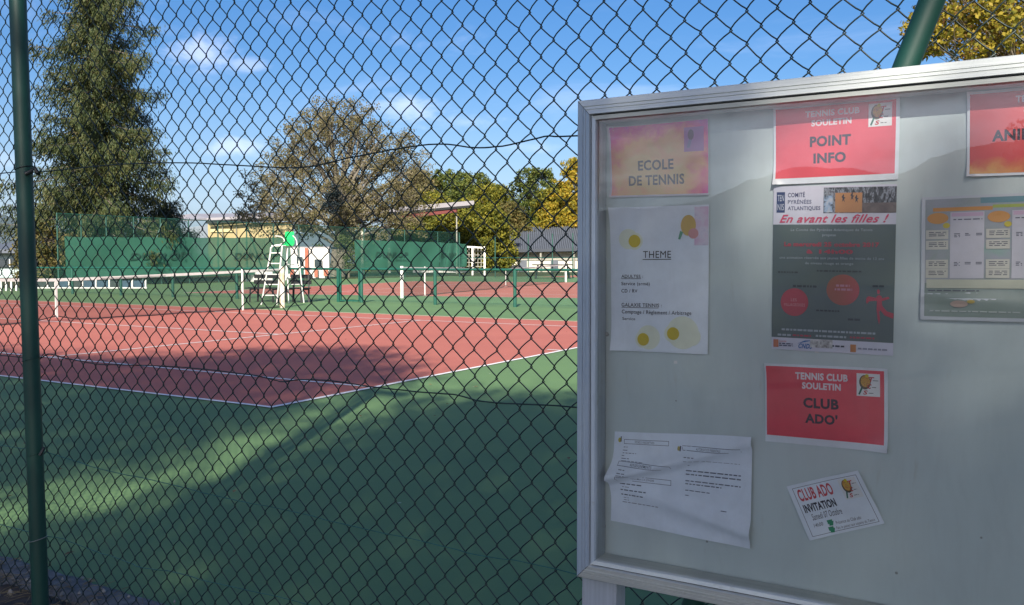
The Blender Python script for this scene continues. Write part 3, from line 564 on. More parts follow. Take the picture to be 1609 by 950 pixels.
# ------------------------------------------------------------------ nets
def net(name, label, A, B, posts, h=1.07, sag=.914, seg=40, ends=None, sticks=(), strap=True, group='tennis nets'):
    A = Vector((*A, 0)); B = Vector((*B, 0)); d = (B-A); L = d.length; d.normalize(); nrm = Vector((-d.y, d.x, 0))
    o = empty(name, (A+B)/2, label, 'tennis net', group)
    H = lambda t: sag + (h-sag)*abs(2*t-1)**1.15
    def low(t): return .02 + (.10*math.exp(-(abs(t-.5)*L/.35)**1.3) if strap else 0) + .014*math.sin(t*23)**2
    m = MB(); V = []
    for i in range(seg*3+1):
        t = i/(seg*3); p = A+d*(L*t) + nrm*(.02*math.sin(t*17)); V += [p+Vector((0, 0, low(t))), p+Vector((0, 0, (low(t)+H(t))/2))+nrm*.015*math.sin(t*31), p+Vector((0, 0, H(t)-.02))]
    m.add(V, [(3*i+k, 3*i+3+k, 3*i+4+k, 3*i+1+k) for i in range(seg*3) for k in (0, 1)], True); m.build('net_mesh', NET, o)
    tp = MB()
    for i in range(seg):
        t0, t1 = i/seg, (i+1)/seg; a = A+d*(L*t0)+Vector((0, 0, H(t0)-.028)); b_ = A+d*(L*t1)+Vector((0, 0, H(t1)-.028)); tp.bar(a, b_+d*.004, .018, .062)
    tp.build('net_tape', TAPE, o)
    MB().tube([A+d*(L*i/120)+Vector((0, 0, low(i/120))) for i in range(121)], .011, 5, False).build('bottom_cord', CORD, o)
    if strap: c = A+d*(L/2); MB().bar(c+Vector((0, 0, .10)), c+Vector((0, 0, sag-.01)), .02, .05, up=d).build('centre_strap', TAPE, o)
    for (X, s, z, m_) in posts: MB().tube([(X[0], X[1], 0), (X[0], X[1], z)], s, 16).build('net_post', m_, o)
    for X, z in sticks: MB().bar((X[0], X[1], .0), (X[0]+.0, X[1], z), .035, .035).build('singles_stick', WHITE, o)
    return o
net('tennis_net', 'tennis net of the near red court with white tape, strap and rusty post', (-11.885, -.914), (-11.885, 11.86), [((-11.885, 11.92), .075, 1.13, RUSTW), ((-11.885, -.95), .075, 1.13, RUSTW)], sticks=[((-11.87, 10.51), 1.07), ((-11.87, .46), 1.07)])
net('tennis_net', 'tennis net of the farther red court, beyond the low green rail', (-12.9, 18.55), (-18.1, 41.2), [((-12.9, 18.55), .058, 1.10, WHITE), ((-18.1, 41.2), .07, 1.05, WHITE)], sticks=[((-13.35, 20.5), 1.07)], seg=30)
# ------------------------------------------------------------------ umpire chair
uc = empty('umpire_chair', (-13.4, 13.5, 0), 'tall white umpire chair with green plastic seat beside the net post', 'umpire chair')
q1, q2, q3, q4 = gnd(410.5, 478.7), gnd(435, 478.7), gnd(454, 476.3), gnd(477.6, 475.5)
t1, t2, t3, t4 = at(427, 386, 25.4), at(443.5, 386, 25.3), at(449.5, 386, 25.8), at(467, 386, 26.1)
MB().tube([q1, q1.lerp(t1, .88), at(425.5, 389.5, 25.38), at(429, 386, 25.37), at(436, 384.8, 25.36), at(443.5, 384.6, 25.34)], .022, 10).build('ladder_stile', WHITE, uc); MB().tube([q2, t2 + Vector((0, 0, .015))], .024, 10).build('ladder_stile', WHITE, uc)
for a, b_ in ((q3, t3), (q4, t4)): MB().tube([a, b_], .021, 10).build('rear_leg', WHITE, uc)
for py in (463.5, 446.5, 430.5, 413.5, 397): 
    f = (478.7-py)/(478.7-386); MB().bar(q1.lerp(t1, f), q2.lerp(t2, f), .07, .028).build('ladder_rung', WHITE, uc)
for f in (.33, .68): MB().tube([q3.lerp(t3, f), q4.lerp(t4, f)], .013, 8).build('brace', WHITE, uc)
for a, b_ in ((t1, t3), (t2, t4), (t3, t4), (t1, t2)): MB().tube([a, b_], .02, 10).build('seat_rail', WHITE, uc)
ft = [at(432.5, 370.5, 25.3), at(438, 371, 25.35), at(444, 373, 25.45), at(447, 377, 25.5), at(446, 382, 25.5), at(437, 385, 25.4), at(428.5, 386, 25.4)]
MB().tube(ft, .017, 10).build('armrest', WHITE, uc)
MB().tube([at(460, 370, 26.0), at(463.5, 373, 26.05), at(466, 378, 26.1), at(467, 386, 26.1)], .017, 10).build('armrest', WHITE, uc)
MB().tube([at(452, 388, 25.6), at(449, 440, 25.6)], .02, 8).build('strut', WHITE, uc)
def shell():
    prof_ = [(439, 384.6, 461, 384.9, 25.40), (444.5, 381.5, 462.8, 382.3, 25.62), (447.3, 375.5, 462.4, 376, 25.86), (448, 369.5, 462, 369.6, 25.95), (448.3, 363.8, 462, 363.8, 26.02)]
    V = []; n = 6
    for (a, ya, b_, yb, z) in prof_:
        for i in range(n+1):
            t = i/n; V.append(at(a+(b_-a)*t, ya+(yb-ya)*t, z+.12*t))
    m = MB(); m.add(V, [(j*(n+1)+i, j*(n+1)+i+1, (j+1)*(n+1)+i+1, (j+1)*(n+1)+i) for j in range(len(prof_)-1) for i in range(n)], True)
    o = m.build('seat', SEATG, uc); md = o.modifiers.new('thickness', 'SOLIDIFY'); md.thickness = .02; o.data.polygons.foreach_set('use_smooth', [False]*len(o.data.polygons))
shell()
# ------------------------------------------------------------------ benches by the umpire chair
def bench(px, py, wd, ang, label, m=BLK):
    g0 = gnd(px, py); o = empty('park_bench', g0, label, 'bench', 'dark benches between the courts')
    X = Vector((math.cos(ang), math.sin(ang), 0)); Y = Vector((-X.y, X.x, 0)); Z = Vector((0, 0, 1))
    for i, (y, z) in enumerate(((-.16, .44), (0, .445), (.16, .44))): MB().box(g0+Y*y+Z*z, (wd, .13, .035), (X, Y, Z)).build('seat_slat', m, o)
    for z in (.62, .80): MB().box(g0+Y*(.25+.06*(z-.6))+Z*z, (wd, .03, .12), (X, Y, Z)).build('back_slat', m, o)
    for s in (-1, 1):
        MB().bar(g0+X*s*wd*.38-Y*.17, g0+X*s*wd*.36-Y*.15+Z*.42, .05).bar(g0+X*s*wd*.38+Y*.24, g0+X*s*wd*.36+Y*.27+Z*.84, .05).bar(g0+X*s*wd*.36-Y*.17+Z*.41, g0+X*s*wd*.36+Y*.25+Z*.41, .05).build('leg_frame', m, o)
bench(416, 474.5, 1.15, R(10), 'dark bench half hidden by the ladder of the umpire chair')
bench(466, 475, .75, R(10), 'dark bench behind the rear legs of the umpire chair')
# ------------------------------------------------------------------ low green rail between the courts
rl = empty('low_rail_fence', (-9, 15.3, 0), 'low green tube rail with gate frame running between the two courts', 'fence')
for X in (-29.6, -26.6, -23.6, -20.67, -17.4, -14.4, -11.95, -9.18, -6.49, -3.8, -1.1, 1.6, 4.3, 7): MB().tube([(X, 15.3, -.02), (X, 15.3, 1.02)], .05, 12).build('post', RAILG, rl)
for a, c in ((-29.6, -12.9), (-11.95, 7)): MB().tube([(a, 15.3, 1.03), (c, 15.3, 1.03)], .035, 12).build('top_rail', RAILG, rl)
gx0, gx1 = -12.86, -12.03
MB().bar((gx0, 15.3, 0), (gx0, 15.3, 1.05), .10).build('post', RAILG, rl)
MB().bar((gx0+.05, 15.3, .05), (gx1, 15.3, .05), .05).bar((gx0+.05, 15.3, 1.0), (gx1, 15.3, 1.0), .04).bar((gx1, 15.3, .03), (gx1, 15.3, 1.02), .05).bar((gx0+.08, 15.3, .03), (gx0+.08, 15.3, 1.02), .04).build('gate_frame', RAILG, rl)
MB().add([(-29.6, 15.3, .05), (-13, 15.3, .05), (-13, 15.3, 1.0), (-29.6, 15.3, 1.0)], [(0, 1, 2, 3)]).add([(-11.9, 15.3, .05), (7, 15.3, .05), (7, 15.3, 1.0), (-11.9, 15.3, 1.0)], [(0, 1, 2, 3)]).build('fine_mesh', veil('fine_green_mesh', (.03, .12, .09), .13), rl)
# ------------------------------------------------------------------ tall end fence and windscreens
XF = -36.4
fe = empty('end_fence', (XF, 40, 0), 'tall green fence with mesh across the far left end of the courts', 'fence')
fY = [on_x(px, 400, XF).y for px in (91, 128.5, 168, 211, 253, 297, 343, 388, 430, 470)] + [on_x(px, 400, XF).y for px in (572, 636, 688, 722)]
for i, y in enumerate(fY): MB().tube([(XF, y, 0), (XF, y, 3.72)], .04, 8).build('post', FARG, fe)
MB().add([(XF+.02, fY[0], .05), (XF+.02, fY[-1], .05), (XF+.02, fY[-1], 3.7), (XF+.02, fY[0], 3.7)], [(0, 1, 2, 3)]).build('mesh_panel', CLF, fe)
MB().tube([(XF, fY[0], 3.70), (XF, fY[-1], 3.70)], .025, 6).build('top_wire', FARG, fe)
for y0, y1 in ((fY[4], fY[4]-1.4), (fY[7], fY[7]+1.5)): MB().tube([(XF+.1, y0, 3.4), (XF+.1, y1, 0)], .04, 8).build('brace', FARG, fe)
def windscreen(label, pL, pR, zt, zb, texts):
    yL, yR = on_x(pL, 400, XF+.15).y, on_x(pR, 400, XF+.15).y; o = empty('windscreen', (XF+.15, (yL+yR)/2, 0), label, 'windscreen', 'green windscreens on the end fence')
    def P(u, v, off=0):
        z1 = zt[0]*(1-u)+zt[1]*u - .05*abs(math.sin(u*(yR-yL)/2.4*math.pi)); z0 = zb[0]*(1-u)+zb[1]*u
        return (XF+.15+off+.06*math.sin(u*19+v*2)*math.sin(v*3), yL+(yR-yL)*u, z1*(1-v)+z0*v)
    n, k = 90, 6; b = MB(); b.add([P(i/n, j/k) for j in range(k+1) for i in range(n+1)], [(j*(n+1)+i, j*(n+1)+i+1, (j+1)*(n+1)+i+1, (j+1)*(n+1)+i) for j in range(k) for i in range(n)], True); b.build('cloth', SCREEN, o)
    for (t, u0, v0, u1, v1) in texts:
        V, Fc = glyphs(t, .02, .25); b = MB(); b.add([P(u0+(u1-u0)*x, v1-(v1-v0)*y, .05) for x, y in V], Fc); b.build('lettering', SCREENB, o)
windscreen('long green windscreen left of the umpire chair with dark lettering', 102, 456, (2.55, 2.85), (.35, .45), [('DUNLOP', .235, .38, .47, .56), ('DUNLOP', .69, .40, .93, .58), ('TENNIS BALLS', .30, .62, .40, .68)])
windscreen('shorter green windscreen right of the big tree trunk with dark lettering', 557, 690, (2.85, 2.85), (.70, .75), [('DUNLOP', .22, .40, .60, .60), ('TENNIS BALLS', .45, .66, .60, .73)])
windscreen('smallest green windscreen at the right end beside the white goal', 690.5, 733, (2.85, 2.80), (.75, .8), [('DUNLOP', .0, .40, .60, .60)])
# fence at the far side of the courts
ff = empty('side_fence', (-5, 52, 0), 'thin tall green posts of the far side fence before the grey roofed pavilion', 'fence')
for px in (722, 778, 830, 868, 900, 940): p = on_y(px, 400, 52); MB().tube([(p.x, 52, 0), (p.x, 52, 3.3)], .045, 8).build('post', FARG, ff)
a = on_y(706, 377, 52); b_ = on_y(697, 425, 52); MB().tube([a, b_], .04, 8).build('brace', FARG, ff)
a, b_ = on_y(722, 405, 52), on_y(960, 405, 52); MB().tube([a, (b_.x, 52, a.z)], .03, 8).build('rail', FARG, ff)
# ------------------------------------------------------------------ white rail with blue panels, far left
wf = empty('white_rail_fence', gnd(150, 452), 'low white framed hoarding with blue panels below the long windscreen', 'hoarding')
BLUE = mat('blue_panel', (.03, .075, .12), .5, var=.15); DK = mat('dark_gap', (.03, .045, .045), .8)
xs = [58, 75, 92, 109, 130, 151, 172, 190, 208, 229]
Zw = 40.5
for px in xs: MB().bar(at(px, 452, Zw), at(px, 439, Zw), .07).build('post', WHITE, wf)
MB().bar(at(56, 452, Zw), at(231, 452, Zw), .06).build('bottom_rail', WHITE, wf)
for i in range(len(xs)-1): MB().bar(at(xs[i]+2, 446, Zw), at(xs[i+1]-2, 446, Zw), .04, .32).build('panel', BLUE if i in (2, 4, 5, 7, 8) else DK, wf)
# ------------------------------------------------------------------ buildings
def frame_at(px, Z, ang): o = at(px, 410, Z); o.z = 0; X = Vector((math.cos(ang), math.sin(ang), 0)); return o, X, Vector((-X.y, X.x, 0)), Vector((0, 0, 1))
ROOFG = mat('roof_slate_grey', (.045, .054, .070), .8, var=.1, sc=.6); CREAM = mat('cream_render', (.66, .63, .52), .85, var=.05, sc=1.5)
YEL = mat('yellow_cladding', (.44, .35, .17), .7, var=.08, sc=.8); PALE = mat('pale_metal_roof', (.29, .275, .29), .55, var=.08, sc=.4); SHADEW = mat('shaded_white_cladding', (.36, .40, .45), .7, var=.05)  # bluish cladding colour holds the shade on the gymnasium's white end wall
WLW = mat('white_render', (.72, .70, .66), .85, var=.06, sc=1); ORG = mat('orange_red_panel', (.50, .13, .07), .7); GLS = mat('window_glass', (.05, .06, .07), .15, var=.1); SOF = mat('soffit', (.34, .33, .28), .8)
GRR = mat('grey_metal_roof', (.10, .115, .14), .7, var=.08)
# pavilion on the right
X = Vector((1, 0, 0)).lerp(RT, 1); X.z = 0; X.normalize(); Yv = Vector((-X.y, X.x, 0)); Z3 = Vector((0, 0, 1))
def PT(px, py, Z, dy=0): return at(px, py, Z) + Yv*dy
pv = empty('pavilion', at(850, 410, 102), 'long low pavilion with grey ribbed roof and cream wall at the right', 'building')
Zp = 100
e0, e1 = PT(771, 394.5, Zp), PT(1010, 390, Zp); r0, r1 = PT(818, 353, Zp, 8), PT(968, 350, Zp, 8); k0, k1 = e0+Yv*16, e1+Yv*16
MB().add([e0, e1, r1, r0, k0, k1], [(0, 1, 2, 3), (3, 2, 5, 4), (0, 3, 4), (1, 5, 2)]).build('roof', ROOFG, pv)
rb = MB()
for i in range(70):
    t = i/69; a = e0.lerp(e1, t); s = min(1, t/.20) if t < .2 else min(1, (1-t)/.176) if t > .824 else 1
    tt = r0.lerp(r1, (t-.197)/(.627)) if .197 < t < .824 else None
    top = tt if tt else (e0.lerp(r0, t/.197) if t <= .197 else e1.lerp(r1, (1-t)/.176))
    rb.bar(a+Z3*.04, top+Z3*.04, .09, .09)
o = rb.build('roof_rib', GRR, pv); o['kind'] = 'stuff'
MB().bar(e0-Yv*.05, e1-Yv*.05, .1, .35).build('fascia', ROOFG, pv)
w0, w1 = PT(787, 430, Zp, 1.4), PT(1000, 430, Zp, 1.4); w0.z = w1.z = 0; hgt = e0.z-.1
MB().add([w0, w1, w1+Z3*hgt, w0+Z3*hgt, w0+Yv*13, w1+Yv*13, w1+Yv*13+Z3*hgt, w0+Yv*13+Z3*hgt], [(0, 1, 2, 3), (4, 0, 3, 7), (1, 5, 6, 2), (5, 4, 7, 6)]).build('wall', CREAM, pv)
MB().box((w0+w1)/2-Yv*.08+Z3*(hgt-.55), ((w1-w0).length, .12, .75), (X, Yv, Z3)).build('soffit_band', SOF, pv)
for px in (800, 850, 902): q = PT(px, 420, Zp, .3); MB().bar((q.x, q.y, 0), (q.x, q.y, hgt), .18).build('column', SOF, pv)
for px in (822, 872, 925): q = PT(px, 420, Zp, 1.3); MB().box((q.x, q.y, 1.0), (.9, .1, 1.9), (X, Yv, Z3)).build('door', GRR, pv)
# dark picnic table in front of the pavilion
pt = empty('picnic_table', gnd(868, 437.5), 'dark picnic table with bench before the cream pavilion wall', 'picnic table'); g0 = gnd(868, 437.5)
MB().box(g0+Z3*1.0, (2.9, .9, .09), (X, Yv, Z3)).build('table_top', BLK, pt)
for s in (-1, 1): MB().box(g0+Z3*.62+Yv*s*.85, (2.5, .3, .07), (X, Yv, Z3)).build('seat', BLK, pt)
for s in (-.42, 0, .42): MB().bar(g0+X*2.9*s-Yv*.6, g0+X*2.9*s*.85+Z3*.98, .1).bar(g0+X*2.9*s+Yv*.6, g0+X*2.9*s*.85+Z3*.98, .1).build('leg', BLK, pt)
# gymnasium left of the big tree
gy = empty('gymnasium', at(370, 410, 95), 'large hall with yellow cladding and a pale curved roof behind the windscreen', 'building'); Zg = 95
def wall(name, a, c, hb, ht, m, par, th=.3): 
    a = Vector((a.x, a.y, 0)); c = Vector((c.x, c.y, 0)); d = (c-a).normalized(); n_ = Vector((-d.y, d.x, 0))
    return MB().box((a+c)/2+Z3*(hb+ht)/2+n_*(th/2), ((c-a).length, th, ht-hb), (d, n_, Z3)).build(name, m, par)
zt = at(300, 349, Zg).z
for i, (a, c) in enumerate(((327, 349), (349.6, 371), (371.6, 393), (393.6, 415), (415.6, 437), (437.6, 459))): wall('cladding_panel', at(a, 380, Zg-.3*i), at(c, 380, Zg-.3*i-.3), 0, zt-.05, YEL, gy)
for a in (349.3, 371.3, 393.3): wall('downpipe', at(a, 380, Zg-.8), at(a+.7, 380, Zg-.8), 0, zt-.2, SOF, gy)
wall('ribbon_window', at(331, 380, Zg-.25), at(366, 380, Zg-.75), at(0, 365, Zg).z, at(0, 360, Zg).z, mat('pale_yellow_strip', (.72, .60, .30), .6), gy, .2)
wall('end_wall', at(283, 380, Zg+10), at(326.5, 380, Zg), 0, zt-.3, SHADEW, gy)
ea, eb, ec, ed = at(283, 347, Zg+9), at(325, 346.5, Zg-1), at(470, 340.5, Zg-2.5), at(430, 338, Zg+12)
rr_ = [ea, eb, ec, ed]
MB().add([eb, ec, ec+Z3*.3, eb+Z3*.3, ea, ed+Z3*1.0, at(468, 334, Zg+10), at(300, 335.5, Zg+12), at(274, 339, Zg+10)], [(0, 1, 2, 3), (3, 2, 6, 7), (3, 7, 8, 4), (0, 3, 4)]).build('roof', PALE, gy)
MB().bar(eb-Yv*.2-Z3*.15, ec-Yv*.2-Z3*.15, .15, .35).build('gutter', BLK, gy)
# grandstand canopy
gs = empty('grandstand_canopy', at(680, 410, 88), 'pale sloping grandstand roof with red edge on a thin mast', 'building'); Zc = 88
c0, c1 = at(560, 338, Zc+2), at(745, 321.5, Zc-2)
d = (c1-c0).normalized(); back = Vector((FW.x, FW.y, 0)).normalized()*7 - RT*1.2
MB().add([c0, c1, c1+Z3*.42, c0+Z3*.50, c0+back+Z3*.1, c1+back+Z3*.1, c1+back+Z3*.6, c0+back+Z3*.6], [(0, 1, 2, 3), (3, 2, 6, 7), (0, 4, 5, 1), (1, 5, 6, 2), (0, 3, 7, 4), (4, 7, 6, 5)]).build('roof_slab', PALE, gs)
MB().bar(c0.lerp(c1, .02)-Z3*.2-back*.01, c0.lerp(c1, .96)-Z3*.12-back*.01, .16, .22).build('gutter', BLK, gs)
MB().bar(c0.lerp(c1, .3)-Z3*.62+back*.02, c0.lerp(c1, .86)-Z3*.36+back*.02, .3, .42).build('red_beam', mat('red_beam', (.16, .035, .03), .7), gs)
q = at(717.5, 334, Zc-1); MB().tube([(q.x, q.y, 0), q], .07, 8).build('mast', SOF, gs)
for t in (.05, .3): q = c0.lerp(c1, t)+back*.8; MB().tube([(q.x, q.y, 0), q], .18, 8).build('column', CREAM, gs)
# club house behind the tree trunk
ch = empty('club_house', at(490, 410, 66), 'low white club house with orange red door strips behind the tree trunk', 'building'); Zh = 66
wall('wall', at(440, 400, Zh), at(517, 400, Zh), 0, at(0, 390, Zh).z, WLW, ch)
MB().box((at(440, 389, Zh)+at(517, 389, Zh))/2+Yv*1.3, (3.9, 2.5, .16), (X, Yv, Z3)).build('roof', PALE, ch)
for a, c, yt, yb in ((455, 461, 424, 436), (479, 484, 390, 436), (493.5, 499, 423, 436), (508, 515, 424, 434)): wall('door_panel', at(a, 400, Zh-.3), at(c, 400, Zh-.3), max(0, at(0, yb, Zh-.3).z), at(0, yt, Zh-.3).z, ORG, ch, .12)
for a, c, yt, yb in ((466, 475, 404, 415), (494, 505, 408, 420)): wall('window', at(a, 400, Zh-.3), at(c, 400, Zh-.3), at(0, yb, Zh).z, at(0, yt, Zh).z, GLS, ch, .12)
# two low white walls flanking court 2
for (a, c, y, lab) in ((384, 428, 440, 'low white wall left of the umpire chair'), (648, 770, 427, 'low white wall below the shorter windscreen')):
    Zq = 1734/(y-410)*.95; o = empty('low_wall', at((a+c)/2, 410, Zq), lab, 'wall', 'low white walls beyond the courts'); n_ = 5
    for i in range(n_): wall('wall_panel', at(a+(c-a)*i/n_+.4, 400, Zq), at(a+(c-a)*(i+1)/n_-.4, 400, Zq), 0, .62, WLW, o, .15)
# far left building
lb = empty('sports_hall', at(10, 410, 70), 'grey roofed hall with white wall bands at the far left', 'building'); Zl = 70
zz = lambda y: at(0, y, Zl).z
wall('wall', at(-60, 400, Zl), at(46, 400, Zl), 0, zz(392), mat('pale_green_cladding', (.45, .56, .55), .7), lb)
wall('window_band', at(-58, 400, Zl-.25), at(44, 400, Zl-.25), zz(419), zz(407), GLS, lb, .15)
for px in (-30, -8, 14, 31): wall('mullion', at(px, 400, Zl-.4), at(px+1.5, 400, Zl-.4), zz(419), zz(407), WHITE, lb, .12)
a, c = at(-62, 391.5, Zl-1), at(60, 391.5, Zl-1); bk = Yv*14+Z3*1.5
MB().add([a, c, c+bk, a+bk], [(0, 1, 2, 3)]).add([a, c, c-Z3*.3, a-Z3*.3], [(0, 1, 2, 3)]).build('roof', GRR, lb)
lw = empty('lattice_fence', at(15, 410, 42), 'white slatted fence beyond the net at the far left', 'fence')
for px in range(-6, 36, 8): MB().bar(at(px, 458, 38), at(px, 438, 38), .07).build('slat', WHITE, lw)
MB().bar(at(-10, 440, 38), at(36, 440, 38), .1).build('rail', WHITE, lw)
# goal frame
go = empty('goal_frame', gnd(750, 428), 'white goal frame with lattice back between windscreen and pavilion', 'goal'); Zo = 78
for px in (742.5, 761.5): MB().bar(at(px, 387, Zo), Vector((at(px, 428, Zo).x, at(px, 428, Zo).y, 0)), .16).build('goal_post', WHITE, go)
MB().bar(at(734, 387.5, Zo), at(761.5, 389, Zo), .14).build('crossbar', WHITE, go)
for py in (394, 400, 406, 412, 418): MB().bar(at(734, py, Zo+.6), at(761, py+.5, Zo+.6), .05).build('lattice_bar', SOF, go)
for px in (737, 746, 751, 756): MB().bar(at(px, 388, Zo+.65), at(px, 420, Zo+.65), .05).build('lattice_bar', SOF, go)
# ------------------------------------------------------------------ trees
def quads(C, D, Lh, Wh, jitter=.0):                                 # centres, directions, half sizes -> leaf quads
    n = len(C); A = rng.normal(size=(n, 3)); D = D/np.linalg.norm(D, axis=1)[:, None]; B = np.cross(D, A); B /= np.linalg.norm(B, axis=1)[:, None]
    Lh = np.broadcast_to(np.asarray(Lh).reshape(-1, 1), (n, 1)); Wh = np.broadcast_to(np.asarray(Wh).reshape(-1, 1), (n, 1))
    V = np.stack([C-D*Lh, C+B*Wh, C+D*Lh, C-B*Wh], 1).reshape(-1, 3); return V, np.arange(4*n).reshape(n, 4)
def clumps_in(blobs, n, shell_=.55):
    out = []; wts = np.array([b[1][0]*b[1][1]*b[1][2] for b in blobs])**.8; wts /= wts.sum()
    for i in rng.choice(len(blobs), n, p=wts):
        c, r = blobs[i]; v = rng.normal(size=3); v /= np.linalg.norm(v); q = rng.uniform(shell_, 1)**.6; out.append(np.array(c)+v*np.array(r)*q)
    return np.array(out)
def tree(name, label, base, blobs, mt, bark, trunk_r, n_cl, per, lsize, cl_r, limbs=10, fork=.35, group=None, shell_=.5, twig=.02, keep=None, leafdir=None, multi=1, aspect=.5):
    base = Vector(base); o = empty(name, base, label, 'tree', group)
    C = clumps_in(blobs, n_cl, shell_)
    if keep is not None: C = C[[keep(c) for c in C]]
    n = len(C); ctr = Vector(C.mean(0)); top = C[:, 2].max()
    tb = MB(); fk = base + (Vector((ctr.x, ctr.y, 0))-Vector((base.x, base.y, 0)))*fork*.5; fk.z = base.z+(top-base.z)*fork
    lead = Vector((ctr.x, ctr.y, base.z+(top-base.z)*.9))
    for q in range(multi):
        s = Vector((random.uniform(-1, 1), random.uniform(-1, 1), 0))*trunk_r*(.8 if multi > 1 else 0)
        sp = Vector((random.uniform(-1, 1), random.uniform(-1, 1), 0))*(top-base.z)*(.16 if multi > 1 else .02)
        tb.tube([base+s-Vector((0, 0, .2)), base+s*1.0+Vector((0, 0, .5)), fk+s*1.5+sp*.2, fk.lerp(lead, .5)+sp*.7, lead+sp], [trunk_r*1.35/multi**.4, trunk_r/multi**.4, trunk_r*.72/multi**.4, trunk_r*.36/multi**.4, .03], 10)
    # limbs to clusters of clumps (k-means-like), then twigs to clumps
    seeds = C[rng.choice(n, min(limbs, n), replace=False)]
    for _ in range(4):
        lab = np.argmin(((C[:, None]-seeds[None])**2).sum(2), 1)
        seeds = np.array([C[lab == k].mean(0) if (lab == k).any() else seeds[k] for k in range(len(seeds))])
    for k in range(len(seeds)):
        e = Vector(seeds[k]); h = min(max(fk.z*.8, base.z+(e.z-base.z)*.55), top*.8); t = (h-fk.z)/max(.1, lead.z-fk.z); st = fk.lerp(lead, max(0, t)) if t > 0 else base.lerp(fk, h/max(.1, fk.z))
        mid = st.lerp(e, .5) + Vector((random.uniform(-.3, .3), random.uniform(-.3, .3), -.12*(e-st).length*0 + .15)); r0_ = trunk_r*.30
        tb.tube([st, mid, e], [r0_, r0_*.6, r0_*.28], 6, False)
        for c in C[lab == k]:
            c = Vector(c); s0 = mid.lerp(e, random.random()); tb.tube([s0, s0.lerp(c, .55)+Vector((0, 0, random.uniform(-.1, .2))), c], [twig*1.6, twig, twig*.4], 3, False)
    tb.build('trunk', bark, o)
    K = np.repeat(np.arange(n), per); off = rng.normal(size=(n*per, 3)); off /= np.linalg.norm(off, axis=1)[:, None]; sz = rng.uniform(.7, 1.3, n)[K]*cl_r
    Q = C[K] + off*(rng.uniform(0, 1, n*per)**.45*sz)[:, None]*np.array([1, 1, .75]); D = rng.normal(size=Q.shape) + (leafdir if leafdir is not None else 0)
    V, Fq = quads(Q, D, rng.uniform(.6, 1.15, n*per)*lsize, rng.uniform(.6, 1.15, n*per)*lsize*aspect)
    np_mesh('crown', V, Fq, mt, o); return o
# tall spruce, left
def spruce(name, label, base, H, prof_, mt, nbr=235, sc=1.0, group=None):
    base = Vector(base); o = empty(name, base, label, 'tree', group); tb = MB(); tb.tube([base-Z3*.2, base+Z3*H*.5, base+Z3*H], [.42*sc, .24*sc, .03], 10)
    Cs, Ds, Ls = [], [], []
    for i in range(nbr):
        t = (i+.5)/nbr; z = 1.0 + (H-1.4)*t**1.08; az = i*2.39996 + random.uniform(-.3, .3)
        Rr = np.interp(z, [q[0] for q in prof_], [q[1] for q in prof_])*random.choice((.5, .65, .8, .92, 1.0, 1.1, 1.32)); lift = random.uniform(.0, .18) - .28*(1-t)
        dr = Vector((math.cos(az), math.sin(az), 0)); pts = []
        for s in np.linspace(0, 1, 7): pts.append(base + Z3*(z + Rr*(lift*s - .28*s*s + .26*s**4)) + dr*(Rr*s) + Vector((0, 0, 0)))
        tb.tube(pts, [.055*sc*(1-s)+.012 for s in np.linspace(0, 1, 7)], 4, False)
        nn = max(3, int(Rr*4.6)); sd = Vector((-dr.y, dr.x, 0))
        for s in np.linspace(.16, 1, nn):
            f = s*6; a = pts[int(min(5, f))]; c = pts[int(min(5, f))+1]; p = a.lerp(c, f-int(min(5, f))); wd = .52*math.sin(math.pi*min(1, s*.55+.42))*min(1, Rr/2.2)
            if random.random() < .08: continue
            for sp in range(3):
                c0 = np.array(p) + np.array(sd)*random.uniform(-wd, wd) + np.array((0, 0, random.uniform(-.16, .06))); k = 24
                hang = random.uniform(.2, 1.05)
                cc = c0 + rng.normal(size=(k, 3))*np.array([.20, .20, .13]) - np.array((0, 0, 1))*rng.uniform(0, hang, (k, 1))
                dd = np.array(dr)*.5 + rng.normal(size=(k, 3))*.45 + np.array((0, 0, -1.1)); Cs.append(cc); Ds.append(dd)
    tb.build('trunk', BARK, o); C = np.concatenate(Cs); D = np.concatenate(Ds); V, Fq = quads(C, D, rng.uniform(.06, .15, len(C))*sc, rng.uniform(.018, .036, len(C))*sc)
    np_mesh('crown', V, Fq, mt, o); return o
LSP = leaf('spruce_needles', [(.009, .018, .008), (.024, .040, .013), (.052, .066, .019), (.11, .10, .034)], .06, 1.0, .32)
bs = at(160, 410, 52); bs.z = 0
spruce('spruce_tree', 'very tall drooping dark olive spruce behind the left fence post', bs, 25.5, [(0, 3.4), (2, 4.3), (3.5, 4.6), (6, 4.1), (11, 3.5), (14, 2.9), (17, 2.1), (21, 1.2), (25.5, .15)], LSP)
bs2 = at(262, 410, 56); bs2.z = 0
spruce('spruce_tree', 'small dark conifer peeking over the windscreen right of the tall spruce', bs2, 5.3, [(0, 1.6), (2, 2.0), (4, 1.2), (5.3, .2)], leaf('dark_needles', [(.008, .015, .010), (.02, .032, .030), (.03, .04, .02)], .1), 90, .8)
